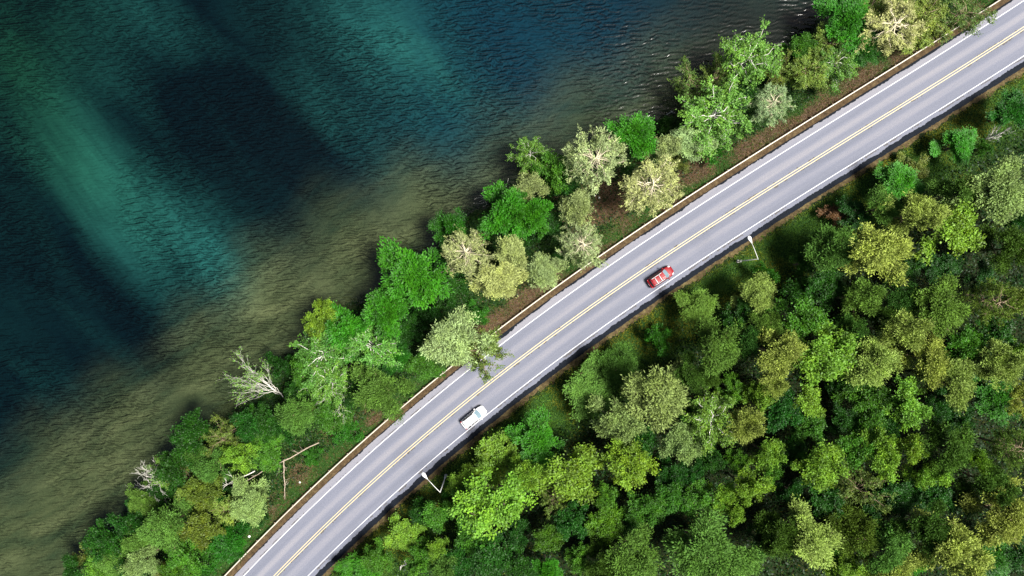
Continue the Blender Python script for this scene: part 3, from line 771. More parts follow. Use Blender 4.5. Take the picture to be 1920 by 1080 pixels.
FOREST = [
(1897,212,36,'bv',8,'deep green tree at the right edge nearest the upper road'),
(1797,273,34,'bb',5,'vivid green low tree alone on the grass verge'),
(1847,276,16,'ub',3,'tiny green bush next to the lone verge tree'),
(1715,314,30,'uo',3,'pale dry olive bush on the verge below the straight road'),
(1690,341,37,'bb',6,'rounded vivid green tree on the verge beside dry olive bush'),
(1657,390,34,'po',9,'dull olive pine below the rounded vivid green verge tree'),
(1717,400,44,'pg',12,'golden-tipped pine rising right of the dull olive one'),
(1865,358,62,'pc',13,'huge pale grey-green pine near the right edge'),
(1802,362,40,'po',11,'olive pine merging with the huge grey-green one'),
(1796,423,52,'by',11,'bright green tree with yellow crown between golden and grey-green pines'),
(1560,466,46,'po',11,'olive pine nearest the verge beside the brown dead bush'),
(1648,470,56,'pg',14,'large pine lit golden on its outer half'),
(1572,402,26,'ur',3,'brown dead bush with pale sticks on the long green grass'),
(1893,465,44,'pd',12,'dark olive pine at the right edge above a dark clearing'),
(1613,560,40,'po',11,'olive pine at the lower rim of the dark clearing'),
(1753,572,54,'po',12,'broad dark olive pine with lit right rim below the clearing'),
(1860,565,44,'ps',12,'open olive pine with reddish limbs near the right edge'),
(1910,562,28,'pg',12,'golden pine tip at the right edge beside reddish limbs'),
(1543,540,36,'bd',8,'dark green tree in shade below the large golden pine'),
(1418,550,38,'pg',9,'yellowish round pine beneath the street lamp ahead of the red car'),
(1438,511,22,'ub',5,'vivid green bush touching the yellowish pine under the lamp'),
(1307,578,37,'po',8,'dull green pine across the verge from the red car'),
(1505,495,24,'ud',5,'dark green bush between street lamp and olive verge pine'),
(1500,545,32,'ud',6,'dark bush lost in shade right of the yellowish round pine'),
(1440,606,27,'po',10,'small olive pine below the yellowish round pine'),
(1232,636,28,'ub',5,'vivid green bush alone at the forest edge'),
(1347,653,50,'po',12,'round mossy pine right of the lone vivid bush'),
(1462,664,46,'pg',13,'golden pine between mossy pine and gold-flecked green tree'),
(1449,722,28,'pg',10,'lower golden pine below the taller golden pine'),
(1419,743,26,'by',9,'yellow-green small crown below the two golden pines'),
(1232,742,62,'pc',13,'biggest pale grey-olive pine in the forest, near the road'),
(1104,732,54,'po',9,'olive pine leaning toward the road ahead of the white car'),
(1156,690,38,'pd',10,'dark olive pine behind the biggest pale one'),
(1160,789,42,'pc',11,'pale olive pine at the near foot of the biggest pale one'),
(1292,700,34,'pd',10,'dull pine between biggest pale pine and round mossy pine'),
(1334,790,48,'rl',13,'whitish green spiky tree, the palest in the forest'),
(1396,796,37,'pg',12,'olive-gold pine touching the whitish spiky tree'),
(1276,829,38,'pc',11,'grey-brown pale pine below the whitish spiky tree'),
(1460,768,38,'bd',9,'dark green tree right of the yellow-green small crown'),
(1370,727,24,'bg',7,'small green crown in the gap under the round mossy pine'),
(1294,780,24,'bv',7,'deep green crown peeping between two big pale pines'),
(1325,708,24,'pd',9,'dark twiggy pine right under the round mossy pine'),
(1538,668,54,'by',13,'green tree flecked with pale gold clumps'),
(1508,604,42,'bg',11,'fresh green tree above the gold-flecked one'),
(1635,678,46,'pg',13,'brown-gold pine with dark holes in its crown'),
(1686,622,44,'pg',14,'bright golden pine, upper of the golden cluster'),
(1736,673,43,'pg',13,'golden pine in the centre of the golden cluster'),
(1803,652,36,'bg',11,'dark green crown with golden tips inside the golden cluster'),
(1870,680,46,'pg',13,'golden pine at the right end of the golden cluster'),
(1786,713,48,'pg',13,'pale golden pine, lowest of the golden cluster'),
(1852,625,40,'bd',9,'dark green tree above the right end of the golden cluster'),
(1908,660,28,'by',11,'yellow-green crown cut by the right edge beside golden pine'),
(1862,742,42,'bv',8,'deep green low tree below the golden cluster'),
(1908,748,26,'ry',10,'pale feathery crown at the right edge below the golden cluster'),
(1698,762,42,'by',11,'green tree with one pale yellow top below golden cluster'),
(1620,742,38,'bg',9,'mid green tree under the brown-gold pine'),
(1520,752,30,'by',8,'yellow-green crown under the gold-flecked tree'),
(1622,792,34,'bg',9,'mid green tree in the second row under the brown-gold pine'),
(1516,803,30,'bg',7,'small green tree in dark shade, two crowns below gold-flecked one'),
(1757,760,30,'bd',7,'dark shaded tree below the pale golden pine'),
(1795,775,30,'bd',7,'dark shaded tree right of another, over dark ground'),
(1540,868,42,'by',12,'yellow-green tree with white twigs in its top'),
(1590,846,34,'bg',10,'green tree right of the white-twigged yellow one'),
(1656,853,39,'by',12,'bright yellow-green tree with a glowing pale spot on top'),
(1701,838,27,'by',11,'smaller yellow-green crown beside the one with pale spot'),
(1774,842,52,'pd',12,'dark olive pine spreading below the deep green low tree'),
(1822,856,24,'by',11,'yellow branch tip at the side of dark spreading pine'),
(1732,888,27,'by',10,'yellow-green branch tip under the dark spreading pine'),
(1612,910,38,'ro',11,'grey-green small pine alone over black shade'),
(1543,930,38,'bd',8,'deep green tree under the white-twigged yellow one'),
(1478,918,22,'bd',7,'small dark tree left of the deep green one'),
(1675,935,36,'bd',7,'dark green tree in the black gap right of grey-green pine'),
(1748,930,36,'bd',7,'dark leafy tree in the gap below the dark spreading pine'),
(1880,962,54,'pg',14,'big golden pine glowing at the right edge'),
(1850,902,44,'pd',12,'grey dark pine above the big glowing golden one'),
(1900,842,42,'ps',13,'brownish dark pine with bare limbs at the right edge'),
(1512,1008,52,'pg',12,'olive pine with golden lower tip near the lower edge'),
(1461,1003,42,'pd',11,'grey olive pine left of the golden-tipped olive one'),
(1590,996,48,'pd',11,'dark twiggy pine right of the golden-tipped olive one'),
(1656,1034,46,'po',12,'olive pine with pale lower half near the lower edge'),
(1672,1072,38,'pg',12,'pale golden crown cut by the lower edge'),
(1785,1028,56,'pg',14,'large rounded pine, dark inside with golden rim'),
(1738,985,44,'pd',12,'dark pine behind the large gold-rimmed one'),
(1851,1042,48,'bv',7,'deep green smooth tree in the lower right corner'),
(1670,993,31,'bg',8,'fresh green tree between dark twiggy and gold-rimmed pines'),
(1714,1050,26,'bb',8,'vivid green crown left of the large gold-rimmed pine'),
(1585,1064,30,'by',9,'yellowish green crown at the lower edge under twiggy pine'),
(1552,1040,24,'bg',7,'green crown between golden-tipped pine and lower edge'),
(1087,886,54,'by',11,'round light green tree full of pale clumps'),
(1182,873,42,'by',11,'green tree with a whitish centre beside the round light one'),
(1196,828,34,'bd',8,'dark green tree above the whitish-centred one'),
(1350,923,24,'by',9,'small yellow crown, left of a pair'),
(1397,914,32,'by',11,'larger yellow crown, right of a pair'),
(1440,852,31,'by',10,'green crown with yellow tip above the yellow pair'),
(1444,890,22,'bg',9,'little green crown beside the larger yellow one'),
(1386,868,22,'bg',8,'little green crown over dark ground above the yellow pair'),
(1372,960,20,'by',8,'tiny yellow-green crown under the yellow pair'),
(1257,932,33,'bg',8,'leafy green tree, middle of a row of three alike'),
(1303,938,34,'bg',8,'leafy green tree, right end of a row of three alike'),
(1212,952,34,'bg',8,'leafy green tree, left end of a row of three alike'),
(1256,893,25,'bd',7,'dark green crown below the grey-brown pale pine'),
(1131,984,34,'bg',8,'green tree with light tips below the round light green tree'),
(1070,975,33,'bd',8,'dark green tree left of the one with light tips'),
(1136,932,25,'bg',7,'small green crown at the lower rim of round light tree'),
(1315,1034,68,'po',13,'giant rounded olive pine at the lower edge'),
(1376,1052,48,'po',12,'olive pine on the right shoulder of the giant rounded one'),
(1182,1055,58,'po',12,'broad dark olive pine at the lower edge, left of giant one'),
(1130,1062,34,'pd',11,'dark pine at the lower edge beside the broad olive one'),
(1086,1050,25,'bg',7,'small bright green crown over black shade at lower edge'),
(1028,1006,27,'bg',7,'green crown on a thin trunk near the lower edge'),
(1024,1066,24,'bb',8,'vivid crown at the lower edge below the thin-trunked one'),
(1430,990,22,'bd',6,'small dark tree left of the grey olive pine'),
(1433,1026,27,'bd',7,'dark tree between olive and grey olive pines'),
(674,1068,38,'bb',3.6,'brightest vivid green tree beside the lower road edge'),
(708,1046,28,'bg',7,'green tree touching the brightest one by the road'),
(758,998,34,'by',9,'yellowish green tree with a pale bent trunk near the road'),
(790,1042,28,'bg',7,'green crown below the tree with pale bent trunk'),
(832,1058,30,'po',8,'grey-green crown at the lower edge'),
(822,1030,22,'by',8,'yellowish crown touching the grey-green lower one'),
(826,966,30,'bg',7,'mid green tree across the verge from the lower lamp'),
(795,958,22,'bd',6,'dark small tree between verge and mid green tree'),
(938,858,48,'by',9,'light green tree facing the white car across the verge'),
(982,884,32,'by',11,'pale clump-topped tree joined to the one facing white car'),
(935,938,60,'by',12,'largest light green tree, with white twigs at centre'),
(882,950,36,'bg',9,'green crown on the road side of the largest light tree'),
(876,898,28,'by',7,'light green crown behind the lamp that follows the white car'),
(890,1000,30,'bg',8,'green crown just under the largest light green tree'),
(1008,828,42,'bb',8,'deep vivid tree at the forest edge near the white car'),
(848,920,23,'ub',3,'vivid bush at the foot of the lamp behind the white car'),
(1037,938,24,'ro',9,'small whitish sparse crown between two light green trees'),
(922,1038,42,'bd',8,'dark green tree with lighter left side near the lower edge'),
(975,1060,30,'bd',7,'dark tree at the lower edge beside another dark one'),
(970,1000,24,'bd',7,'dark crown in the shade of the largest light tree'),
(862,1052,28,'bd',7,'dark crown between grey-green and lighter-sided trees'),
(1040,870,24,'bd',7,'dark green crown between deep vivid and round light trees'),
(1180,985,24,'bd',6,'dark low crown above the broad dark olive pine'),
(1575,720,24,'bd',7,'dark crown between gold-flecked tree and brown-gold pine'),
(1580,790,30,'bd',7,'dark crown between two mid green ones under golden trees'),
(1690,560,34,'pd',10,'dim pine inside the dark clearing beside the broad olive one'),
(1655,595,28,'pd',9,'dim twiggy pine above the bright golden pine'),
(1590,625,34,'pd',10,'dim brown-green pine left of the bright golden one'),
(1400,640,32,'pd',10,'dim olive pine between mossy pine and golden pine'),
(1385,590,28,'bd',7,'dark green tree behind the yellowish pine under lamp'),
(1770,500,28,'bd',5,'dark low tree in the middle of the clearing'),
(1835,520,26,'bd',5,'dark low tree on the right of the clearing'),
(1700,500,26,'bd',5,'dark low tree on the left of the clearing'),
(1900,1040,34,'bd',7,'dark crown in the lower right corner by the edge'),
(1905,410,24,'bd',8,'dark crown at the edge below the huge grey-green pine'),
(1600,400,30,'bd',5,'dark low tree behind the brown dead bush'),
(1640,940,26,'bd',6,'dark crown under the grey-green small pine'),
(1800,930,30,'bd',7,'dark crown left of the grey dark pine'),
(1480,850,26,'bd',7,'dark crown left of the white-twigged yellow tree'),
(1660,800,24,'bd',7,'dark crown over the tree with the glowing spot'),
(1500,860,22,'bg',8,'green crown touching the white-twigged tree'),
(1300,880,22,'bd',7,'dark crown in black shade under the whitish spiky tree'),
(1330,860,24,'bd',7,'dark crown under the olive-gold pine'),
]
for t in BANK: plant(*t, 'L')
for t in FOREST: plant(*t, 'R')
# ------------------------------------------------------------------ street lamps
M_lampm = simple('lamp_steel', (.46, .47, .44), .5, metal=.1, var=.08)
M_lampw = simple('lamp_enamel', (.70, .70, .68), .35)
M_lens = simple('lamp_lens', (.55, .55, .50), .2)
M_conc = simple('concrete', (.32, .31, .28), .9, var=.2)
def street_lamp(base, top, head, label):
    H = 9.0; bx, by, _ = P(*base, 0); bz = float(ground_z(bx, by))
    hx, hy, _ = P(*head, H+.55); tx, ty = bx, by
    root = link('street_lamp', None, loc=(bx, by, bz)); tag(root, label, 'street lamp', 'street lamps along the road verge')
    g = Geo(); g.tube([(0, 0, -.2), (0, 0, 1.2), (0, 0, H-bz)], [.10, .09, .06], 10); link('pole', g.mesh('pole', True), M_lampm, root)
    g = Geo(); g.tube([(0, 0, -.1), (0, 0, .22)], [.28, .26], 12); link('base', g.mesh('base'), M_conc, root)
    g = Geo(); g.tube([(0, 0, .9), (0, 0, 1.5)], [.17, .17], 10); link('access_cover', g.mesh('cover'), M_lampm, root)
    dx, dy = hx-bx, hy-by; L = math.hypot(dx, dy); ux, uy = dx/L, dy/L; zt = H-bz
    g = Geo(); ts = [0, .06, .2, .6, 1]; g.tube([(dx*t*.86, dy*t*.86, zt-.15+.7*t**.55) for t in ts], [.06, .055, .05, .045, .04], 8)
    link('arm', g.mesh('arm', True), M_lampm, root)
    rings = []
    for t, w, h in ((-.55, .05, .05), (-.35, .10, .08), (-.05, .21, .13), (.25, .29, .16), (.48, .27, .14), (.62, .16, .09), (.67, .04, .04)):
        th = np.arange(12)*math.pi/6
        c = np.array([dx+ux*t, dy+uy*t, zt+.55])
        rings.append(c+np.stack([-uy*np.cos(th)*w, ux*np.cos(th)*w, np.sin(th)*h], 1))
    g = Geo(); g.rings(rings); hd = link('lamp_head', g.mesh('head', True), M_lampw, root)
    g = Geo(); rings = []
    for r_, z in ((.20, -.10), (.16, -.17), (.05, -.20)):
        th = np.arange(10)*math.pi/5
        rings.append(np.stack([dx+ux*.25+r_*np.cos(th), dy+uy*.25+r_*np.sin(th), np.full(10, zt+.55+z)], 1))
    g.rings(rings); link('lens', g.mesh('lens', True), M_lens, hd)
street_lamp((1384, 490), (1421, 483), (1407, 450), 'white street lamp on the verge ahead of the red car')
street_lamp((836, 892), (823, 923), (797, 893), 'white street lamp on the verge behind the white car')

# ------------------------------------------------------------------ cars
M_glass = simple('car_glass', (.010, .013, .016), .18, spec=.3)
M_skyglass = simple('sky_tinted_glass', (.22, .31, .35), .12, metal=.5)  # windscreen glass, its pale blue sky reflection put into the base colour
M_rub = simple('tyre_rubber', (.02, .02, .02), .85)
M_rim = simple('rim_alloy', (.45, .45, .46), .3, metal=.9)
M_blk = simple('black_trim', (.02, .02, .022), .5)
M_lite = simple('headlight_glass', (.75, .76, .78), .12, spec=.8)
M_red = simple('tail_light', (.35, .01, .01), .25)
M_plate = simple('plate_enamel', (.75, .75, .72), .5)
def car(px, py, paint_c, label, L, Wd, hgt, roof_rails, roof_c=None, coat=.1):
    x, y, _ = P(px, py, .6); s = float(road_slope(x)); ang = math.atan2(s, 1)
    root = link('car', None, loc=(x, y, 0)); root.rotation_euler.z = ang
    tag(root, label, 'car', 'cars driving up the road')
    M_p = simple('car_paint', paint_c, .5, spec=.25, coat=coat)
    k = L/4.6; w0 = Wd/2
    st = [(-2.30, .62, .50, .74), (-2.24, .80, .36, .90), (-2.08, .90, .28, .99), (-1.7, .96, .24, 1.02), (-1.0, .99, .24, 1.01), (0, 1., .24, .99), (.75, .99, .24, .98), (1.08, .985, .24, .97), (1.5, .965, .25, .92), (1.9, .91, .27, .85), (2.14, .81, .32, .76), (2.26, .66, .40, .66), (2.31, .45, .48, .56)]
    rings = []
    for sx, w, zb, zt in st:
        w *= w0; a = sx*k; zm = (zb+zt)/2
        half = [(w*.80, zb), (w*.95, zb+.06), (w, zm), (w*.985, zt-.13), (w*.93, zt-.035), (w*.80, zt), (w*.42, zt+.035), (0, zt+.045)]
        ring = [(a, yy, zz) for yy, zz in half]+[(a, -yy, zz) for yy, zz in half[-2::-1]]
        rings.append(ring)
    g = Geo(); g.rings([np.array(r) for r in rings]); body = link('body', g.mesh('body', True), M_p, root)
    # greenhouse: pillars in body colour, glass panels just proud of them
    ze, zr = .99, hgt-.10
    bx0, bx1, rx0, rx1 = -2.02*k, 1.12*k, -1.72*k, .36*k
    wb, wr = w0*.90, w0*.68
    def ring(t):
        x0 = bx0+(rx0-bx0)*t; x1 = bx1+(rx1-bx1)*t; w = wb+(wr-wb)*t**1.25; z = ze+(zr-ze)*t
        n_ = 9; pts = []
        for u in np.linspace(-1, 1, n_): pts.append((x1+.16*(1-u*u)*(1-.4*t), u*w*.93, z))
        for u in np.linspace(1, -1, n_)[0:]: pts.append((x0-.07*(1-u*u), u*w*.93, z)) if False else None
        for f in (.98, .66, .33, .02): pts.append((x0+(x1-x0)*f, w, z))
        for u in np.linspace(1, -1, 7): pts.append((x0-.08*(1-u*u), u*w*.93, z))
        for f in (.02, .33, .66, .98): pts.append((x0+(x1-x0)*f, -w, z))
        return np.array(pts)
    g = Geo(); g.rings([ring(t) for t in (0, .35, .7, 1)]); link('cabin', g.mesh('cabin', True), M_p, root)
    def panel(name, fn, m=M_glass, lab=None):
        us = np.linspace(0, 1, 7); vs = np.linspace(0, 1, 5)
        pts = np.array([[fn(u, v) for u in us] for v in vs]); g = Geo(); g.grid(pts)
        o = link(name, g.mesh(name, True), m, root); return o
    def ws(u, v):
        t = .05+.90*v; uu = -1+2*u; x1 = bx1+(rx1-bx1)*t; w = (wb+(wr-wb)*t**1.25)*.90
        return (x1+.16*(1-uu*uu)*(1-.4*t)+.02, uu*w, ze+(zr-ze)*t+.015)
    panel('windscreen', ws, M_skyglass)
    def rw(u, v):
        t = .12+.74*v; uu = 1-2*u; x0 = bx0+(rx0-bx0)*t; w = (wb+(wr-wb)*t**1.25)*.80
        return (x0-.08*(1-uu*uu)-.015, uu*w, ze+(zr-ze)*t+.01)
    panel('rear_window', rw)
    for sg in (1, -1):
        for f0, f1 in ((.06, .30), (.335, .60), (.635, .93)):
            def sw_(u, v, f0=f0, f1=f1, sg=sg):
                t = .10+.78*v; f = f0+(f1-f0)*u; x0 = bx0+(rx0-bx0)*t; x1 = bx1+(rx1-bx1)*t
                w = wb+(wr-wb)*t**1.25; return (x0+(x1-x0)*f, sg*(w+.04), ze+(zr-ze)*t+.012)
            panel('side_window', sw_)
    us = np.linspace(-1, 1, 9); xs = np.linspace(0, 1, 8); pts = np.zeros((8, 9, 3))
    for i, t in enumerate(xs):
        for j, u in enumerate(us):
            xx = rx0-.10+(rx1+.14-rx0+.10)*t; ed = min(1, 6*t+.3, 6*(1-t)+.3)
            pts[i, j] = (xx+(.07*(1-u*u) if t > .5 else -.05*(1-u*u))*abs(2*t-1), u*wr*1.0, zr+.012+.09*(1-u**4)*min(1, ed))
    M_r = M_p if roof_c is None else simple('roof_paint', roof_c, .3, coat=coat)
    g = Geo(); g.grid(pts); link('roof', g.mesh('roof', True), M_r, root)
    if roof_rails:
        M_bar = simple('roof_bar', (.50, .47, .47), .5)
        for sg in (1, -1):
            g = Geo(); g.tube([(rx0+.05, sg*wr*.93, zr+.08), (rx0+.2, sg*wr*.93, zr+.16), (rx1-.25, sg*wr*.93, zr+.16), (rx1-.08, sg*wr*.93, zr+.08)], .045, 6)
            link('roof_rail', g.mesh('rail', True), M_bar, root)
        for xx in (rx0+.62*k, rx0+1.42*k):
            g = Geo(); g.box((xx, 0, zr+.20), (.11, wr*1.96, .05)); link('roof_crossbar', g.mesh('bar'), M_bar, root)
        g = Geo(); g.box((rx0+.02, 0, zr+.07), (.16, wr*1.5, .04)); link('rear_spoiler', g.mesh('spoiler'), M_p, root)
    else:
        for sg in (1, -1):
            g = Geo(); g.tube([(rx0+.1, sg*wr*.96, zr+.06), (rx1-.15, sg*wr*.96, zr+.06)], .022, 5); link('roof_trim', g.mesh('trim'), M_blk, root)
    wg = Geo(); th = np.arange(20)*math.pi/10
    wg.rings([np.stack([.33*a*np.cos(th), np.full(20, yy), .33*a*np.sin(th)], 1) for a, yy in ((.80, -.11), (1, -.09), (1, .09), (.80, .11))]); wmesh = wg.mesh('wheel', True)
    rg = Geo(); rg.rings([np.stack([.22*a*np.cos(th), np.full(20, yy), .22*a*np.sin(th)], 1) for a, yy in ((1, .05), (1, .115), (.25, .10))]); rmesh = rg.mesh('rim')
    for sx in (-1.38, 1.42):
        for sg in (1, -1):
            o = link('wheel', None, None, root, (sx*k, sg*(w0-.10), .33)); o.rotation_euler.z = 0 if sg > 0 else math.pi
            link('tyre', wmesh, M_rub, o); link('rim', rmesh, M_rim, o)
    for sg in (1, -1):
        g = Geo(); g.rings([np.array([(2.02*k, sg*w0*.80, .80), (2.02*k, sg*w0*.60, .86), (1.74*k, sg*w0*.76, .915), (1.72*k, sg*w0*.90, .86)]),
                            np.array([(2.20*k, sg*w0*.74, .66), (2.24*k, sg*w0*.52, .70), (2.10*k, sg*w0*.56, .81), (2.04*k, sg*w0*.84, .74)])])
        link('headlight', g.mesh('headlight', False), M_lite, root)
        g = Geo(); g.rings([np.array([(-2.02*k, sg*w0*.935, .84), (-2.02*k, sg*w0*.90, .995), (-2.25*k, sg*w0*.72, .93), (-2.22*k, sg*w0*.82, .72)]),
                            np.array([(-2.02*k, sg*w0*.80, .84), (-2.02*k, sg*w0*.80, 1.0), (-2.20*k, sg*w0*.60, .95), (-2.20*k, sg*w0*.6, .72)])])
        link('tail_light', g.mesh('tail'), M_red, root)
        mg = Geo(); c = np.array([.86*k, sg*(w0+.09), 1.04])
        mg.rings([c+np.array([(dx*a, dy*a, dz*a) for dx, dy, dz in ((-.07, -.11, -.07), (-.07, .11, -.07), (-.07, .11, .07), (-.07, -.11, .07))])+np.array([b, 0, 0]) for a, b in ((.8, 0), (1, .04), (.9, .13), (.5, .18))])
        mg.tube([(.92*k, sg*w0*.90, .98), (.92*k, sg*(w0+.02), 1.02)], .03, 5)
        link('wing_mirror', mg.mesh('mirror', True), M_p, root)
        for xx in (-.55, .28):
            g = Geo(); g.box((xx*k, sg*(w0+.002), .82), (.17, .03, .03)); link('door_handle', g.mesh('handle'), M_p, root)
    g = Geo(); g.box((2.30*k, 0, .52), (.03, w0*.9, .16)); link('grille', g.mesh('grille'), M_blk, root)
    g = Geo(); g.box((-2.31*k, 0, .66), (.03, .50, .11)); link('number_plate', g.mesh('plate'), M_plate, root)
    for sg in (1, -1):
        g = Geo(); g.tube([(1.16*k, sg*w0*.15, .995), (1.13*k, sg*w0*.62, 1.01)], .012, 4); link('wiper', g.mesh('wiper'), M_blk, root)
    return root
car(888.5, 782, (.62, .62, .63), 'white wagon with black windows on the lower bend of the road', 4.55, 1.80, 1.56, False)
car(1238.5, 519, (.17, .002, .006), 'red wagon with pale roof bars on the straight upper road', 4.6, 1.84, 1.66, True, None, coat=.04)

# ------------------------------------------------------------------ bare and fallen trees
def branchy(G, a, d, ln, r, depth, g, spread=.55, leaves=None, kids=(3, 4), up=.0):
    d = unit(np.asarray(d, float)); b = a+d*ln
    pl = bend(a, b, g, 5, .06); G.tube(pl, np.linspace(r, r*.5, 5), 5 if r > .04 else 4)
    if leaves is not None and depth <= 1:
        for _ in range(5):
            t = g.uniform(.2, 1); leaves.append(a+(b-a)*t+g.normal(size=3)*.15)
    if depth == 0: return
    for i in range(g.integers(kids[0], kids[1]+1)):
        t = g.uniform(.35, 1.0); s = t*4; k0 = min(3, int(s)); q = pl[k0]+(pl[k0+1]-pl[k0])*(s-k0)
        nd = d+g.normal(size=3)*spread+np.array([0, 0, up])
        branchy(G, q, nd, ln*g.uniform(.45, .75), r*.52, depth-1, g, spread, leaves, kids, up)
def dead_tree(name, basepx, tippx, tipz, label, cat, group, m, seed, r=.16, depth=3, leafc=None, bz=None, spread=.4, kids=(3, 5), frac=.55, clear=.0):
    g = np.random.default_rng(seed)
    x, y, _ = P(*basepx, 0); z = float(ground_z(x, y)) if bz is None else bz
    x, y, _ = P(*basepx, z); tip = np.array(P(*tippx, tipz))-np.array([x, y, z])
    root = link(name, None, loc=(x, y, z)); tag(root, label, cat, group)
    Lt = np.linalg.norm(tip); G = Geo(); pl = bend((0, 0, -.2), tip*frac, g, 6, .03); G.tube(pl, np.linspace(r, r*.62, 6), 7)
    link('trunk', G.mesh('trunk', True), m, root)
    G = Geo(); lv = [] if leafc else None
    for i in range(13):
        t = clear+(1-clear)*(i+.5)/13; s = t*5; k0 = min(4, int(s)); q = pl[k0]+(pl[k0+1]-pl[k0])*(s-k0)
        nd = unit(tip)*.9+g.normal(size=3)*spread
        branchy(G, q, nd, Lt*(1-frac)*g.uniform(.6, 1.05)*(1.1-.3*t), r*.42, depth-1, g, spread, lv, kids)
    link('limbs', G.mesh('limbs'), m, root)
    if leafc:
        pos = np.array(lv); k = len(pos); ln = g.uniform(.18, .30, k)
        v, q = leaf_quads(pos, g.normal(size=(k, 3)), g.normal(size=(k, 3))*.7+np.array([0, 0, 1.]), ln, ln*.6, g)
        c = link('crown', leaf_mesh('crown', v, q, np.arange(k)//8, g), M_leaf, root); c.color = (*leafc, 1)
    return root
dead_tree('birch_tree', (536, 750), (458, 682), 6.0, 'leaning white birch with bare white limbs stretched over the lake', 'tree', None, M_pale, 101, .11, 4, (.10, .21, .04), spread=.34, frac=.45, kids=(2, 3), clear=.3)
dead_tree('dead_tree', (318, 902), (268, 906), 6.0, 'dead white branchy tree poking over the water', 'tree', None, M_pale, 102, .15, 3, None, spread=.45, frac=.45)
dead_tree('dead_tree', (640, 742), (608, 712), 7.0, 'bare white limbs rising through a thin birch beside dark shade', 'tree', None, M_pale, 103, .13, 3, (.10, .18, .04), spread=.5, frac=.4)
dead_tree('dead_tree', (942, 372), (929, 340), 7.0, 'pair-forked bare grey snag above the broadest vivid green tree', 'tree', None, M_pale, 104, .06, 1, None, spread=.25, frac=.6, kids=(1, 2))
dead_tree('dead_tree', (912, 382), (902, 360), 6.0, 'short bare grey snag over the water near the forked snag', 'tree', None, M_pale, 105, .05, 1, None, spread=.25, frac=.6, kids=(1, 2))
dead_tree('dead_tree', (1562, 396), (1590, 408), 2.5, 'pale bare sticks sprawling over the brown dead bush', 'dead branch', None, M_deadwood, 106, .09, 2, None, spread=.5, frac=.5, kids=(2, 3))
dead_tree('dead_tree', (1662, 537), (1706, 528), 6.0, 'bare dead tree lying out in the dark forest clearing', 'tree', None, M_deadwood, 107, .13, 2, None, spread=.45, frac=.6, kids=(2, 3))
dead_tree('dead_tree', (750, 1070), (763, 1046), 5.0, 'pale leaning bare trunk near the brightest vivid green tree', 'tree', None, M_pale, 108, .10, 1, None, spread=.12, frac=.9, kids=(1, 1))
dead_tree('dead_tree', (1846, 262), (1905, 238), 5.0, 'whitish bare limb under the deep green tree at the edge', 'tree', None, M_pale, 109, .12, 2, None, spread=.3, frac=.6, kids=(2, 3))

def log(px0, px1, h0, h1, r, label, seed, m=M_deadwood, nb=4, bl=1.6):
    g = np.random.default_rng(seed)
    def pt(p, h):
        x, y, _ = P(*p, 0); z = float(ground_z(x, y))+h; return np.array(P(*p, z))
    a, b = pt(px0, h0), pt(px1, h1); root = link('fallen_log', None, loc=tuple((a+b)/2)); tag(root, label, 'log')
    o = (a+b)/2; G = Geo(); pl = bend(a-o, b-o, g, 9, .012); G.tube(pl, np.linspace(r, r*.45, 9), 7); link('trunk', G.mesh('trunk', True), m, root)
    G = Geo(); d = unit(b-a)
    for i in range(nb):
        t = g.uniform(.2, .98); q = pl[int(t*8)]; nd = d*.6+g.normal(size=3)*np.array([.7, .7, .25])+np.array([0, 0, .15])
        branchy(G, q, nd, bl*g.uniform(.5, 1.1), r*.4, 1, g, .4, None, (1, 3))
    link('limbs', G.mesh('limbs'), m, root)
log((598, 830), (448, 908), 1.0, 5.2, .10, 'long straight fallen trunk lying across the lake bank', 201, nb=5)
log((532, 862), (534, 936), 1.6, .5, .10, 'shorter fallen trunk lying crosswise towards the guardrail', 202, nb=7, bl=.9)
log((478, 883), (417, 911), 4.6, 5.0, .09, 'bleached branch lying beside the long fallen trunk', 203, M_pale, nb=6, bl=1.2)
log((1250, 215), (1262, 208), .3, .3, .10, 'short pale driftwood at the waterline by the dark bush', 204, M_pale, nb=2, bl=.6)

M_stone = simple('pale_stone', (.62, .60, .55), .85, var=.2, vs=5)
for i, (px, py, r, lab) in enumerate(((468, 1005, .22, 'white stone by the lower guardrail'), (563, 904, .18, 'white stone on the bank across from the fallen trunk'), (1124, 370, .17, 'pale stone on the bare soil right of the cream star pine'), (1117, 366, .12, 'smaller pale stone just left of another on bare soil'))):
    g = np.random.default_rng(300+i); x, y, _ = P(px, py, 0); z = float(ground_z(x, y)); G = Geo(); rings = []
    th = np.arange(9)*2*math.pi/9; rad = r*g.uniform(.75, 1.2, 9)
    for t, k in ((-.5, .6), (-.1, 1), (.35, .9), (.65, .5)): rings.append(np.stack([rad*k*np.cos(th), rad*k*np.sin(th), np.full(9, t*r)+g.normal(size=9)*.03*r], 1))
    G.rings(rings); tag(link('stone', G.mesh('stone', True), M_stone, None, (x, y, z+.15)), lab, 'stone')

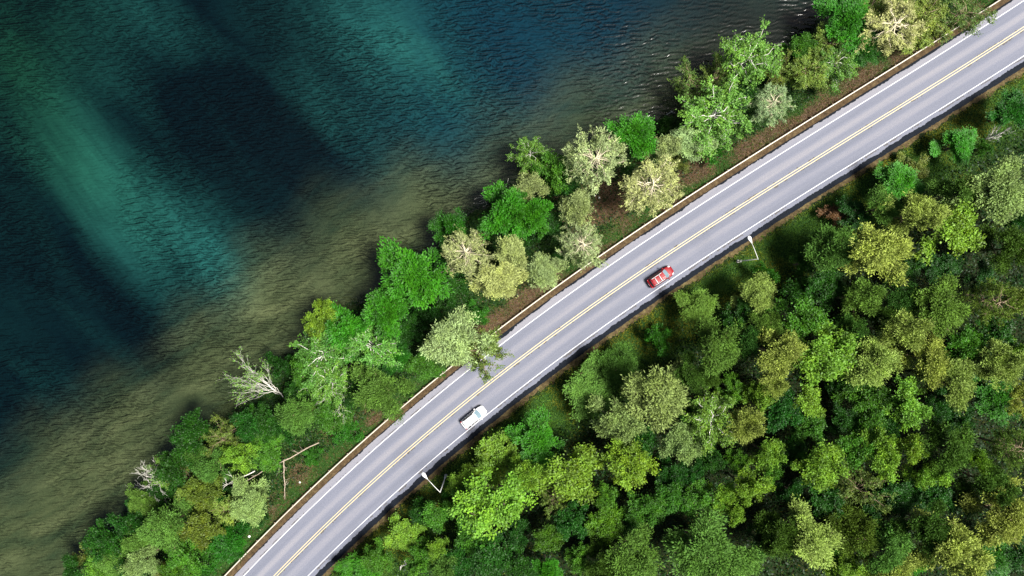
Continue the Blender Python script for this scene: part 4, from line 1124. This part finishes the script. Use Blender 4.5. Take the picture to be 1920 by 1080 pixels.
# ------------------------------------------------------------------ grass, undergrowth, litter
def scatter(name, count, accept, L, Wr, colour, tilt, seed, m=M_grass, lift=.0, warm_fn=None, region=(-100, 100, -68, 68)):
    g = np.random.default_rng(seed); xs, ys = [], []; got = 0
    while got < count:
        x = g.uniform(region[0], region[1], 400000); y = g.uniform(region[2], region[3], 400000)
        k = g.uniform(0, 1, len(x)) < accept(x, y); xs.append(x[k]); ys.append(y[k]); got += k.sum()
        if k.sum() == 0: break
    x = np.concatenate(xs)[:count]; y = np.concatenate(ys)[:count]; z = ground_z(x, y); k = len(x)
    ln = g.uniform(L[0], L[1], k); dr = np.stack([g.normal(size=k), g.normal(size=k), np.full(k, tilt)+g.normal(size=k)*.3], 1)
    v, q = leaf_quads(np.stack([x, y, z+lift*g.uniform(0, 1, k)], 1), dr, g.normal(size=(k, 3))*.5+np.array([0, 0, 1.]), ln, ln*Wr, g)
    patch = .5+.5*np.sin(x*.9+np.sin(y*.7)*2)*np.sin(y*1.1+np.sin(x*.6)*2)
    tint = np.clip(.45*patch+.55*g.uniform(0, 1, k), 0, 1)
    warm = np.clip(warm_fn(x, y, g) if warm_fn else g.uniform(0, .4, k), 0, 1)
    o = link(name, mesh_np(name, v, q, {'tint': ('FACE', tint), 'warm': ('FACE', warm)}), m); o.color = (*colour, 1)
    return tag(o, kind='stuff')
def dryf(x, y): return sstep(-.3, .7, wob(x*.8+y*.5, .35, 2.)*.6+wob(y*.9-x*.3, .4, .4)*.6)
lush = lambda x, y: np.exp(-(((x-(1490-960)/PXM)/9)**2+((y-(540-412)/PXM)/5)**2))
scatter('verge_grass', 95000, lambda x, y: sstep(5.7, 6.6, road_off(x, y))*(1-.9*sstep(12, 17, road_off(x, y)))*(.35+.65*sstep(.1, .5, 1-dry(x, y)*.6+lush(x, y))), (.22, .48), .30, (.055, .125, .014), .75, 401,
    warm_fn=lambda x, y, g: np.clip(dryf(x, y)*.9*(1-sstep(0, .5, lush(x, y)))*g.uniform(.2, 1.3, len(x))+.5*(1-sstep(6.2, 7.4, road_off(x, y)))*g.uniform(0, 1.5, len(x)), 0, 1))
def bank_d(x, y): o = road_off(x, y); return (o < -6.25)*(shore_d(x, y) < -.5)
scatter('bank_grass', 70000, lambda x, y: bank_d(x, y)*(.10+.9*(1-dry(x, y)))*(.4+.6*sstep(-15, -6.4, road_off(x, y))), (.18, .42), .30, (.036, .080, .013), .7, 402,
    warm_fn=lambda x, y, g: dry(x, y)*g.uniform(.2, 1.2, len(x)))
scatter('leaf_litter', 26000, lambda x, y: bank_d(x, y)*(.04+.96*dry(x, y)), (.18, .42), .22, (.085, .062, .035), .12, 403, lift=.06)
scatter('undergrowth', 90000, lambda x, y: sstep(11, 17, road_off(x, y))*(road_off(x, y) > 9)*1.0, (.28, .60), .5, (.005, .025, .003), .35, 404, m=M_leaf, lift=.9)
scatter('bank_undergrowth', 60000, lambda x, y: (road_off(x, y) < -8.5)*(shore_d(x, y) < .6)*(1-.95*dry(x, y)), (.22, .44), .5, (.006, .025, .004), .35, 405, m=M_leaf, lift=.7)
scatter('shoulder_tufts', 2600, lambda x, y: (np.abs(road_off(x, y)+5.7) < .4)*(.1+.9*sstep(-2, -38, x))*1.0, (.12, .26), .3, (.05, .075, .02), .6, 406)
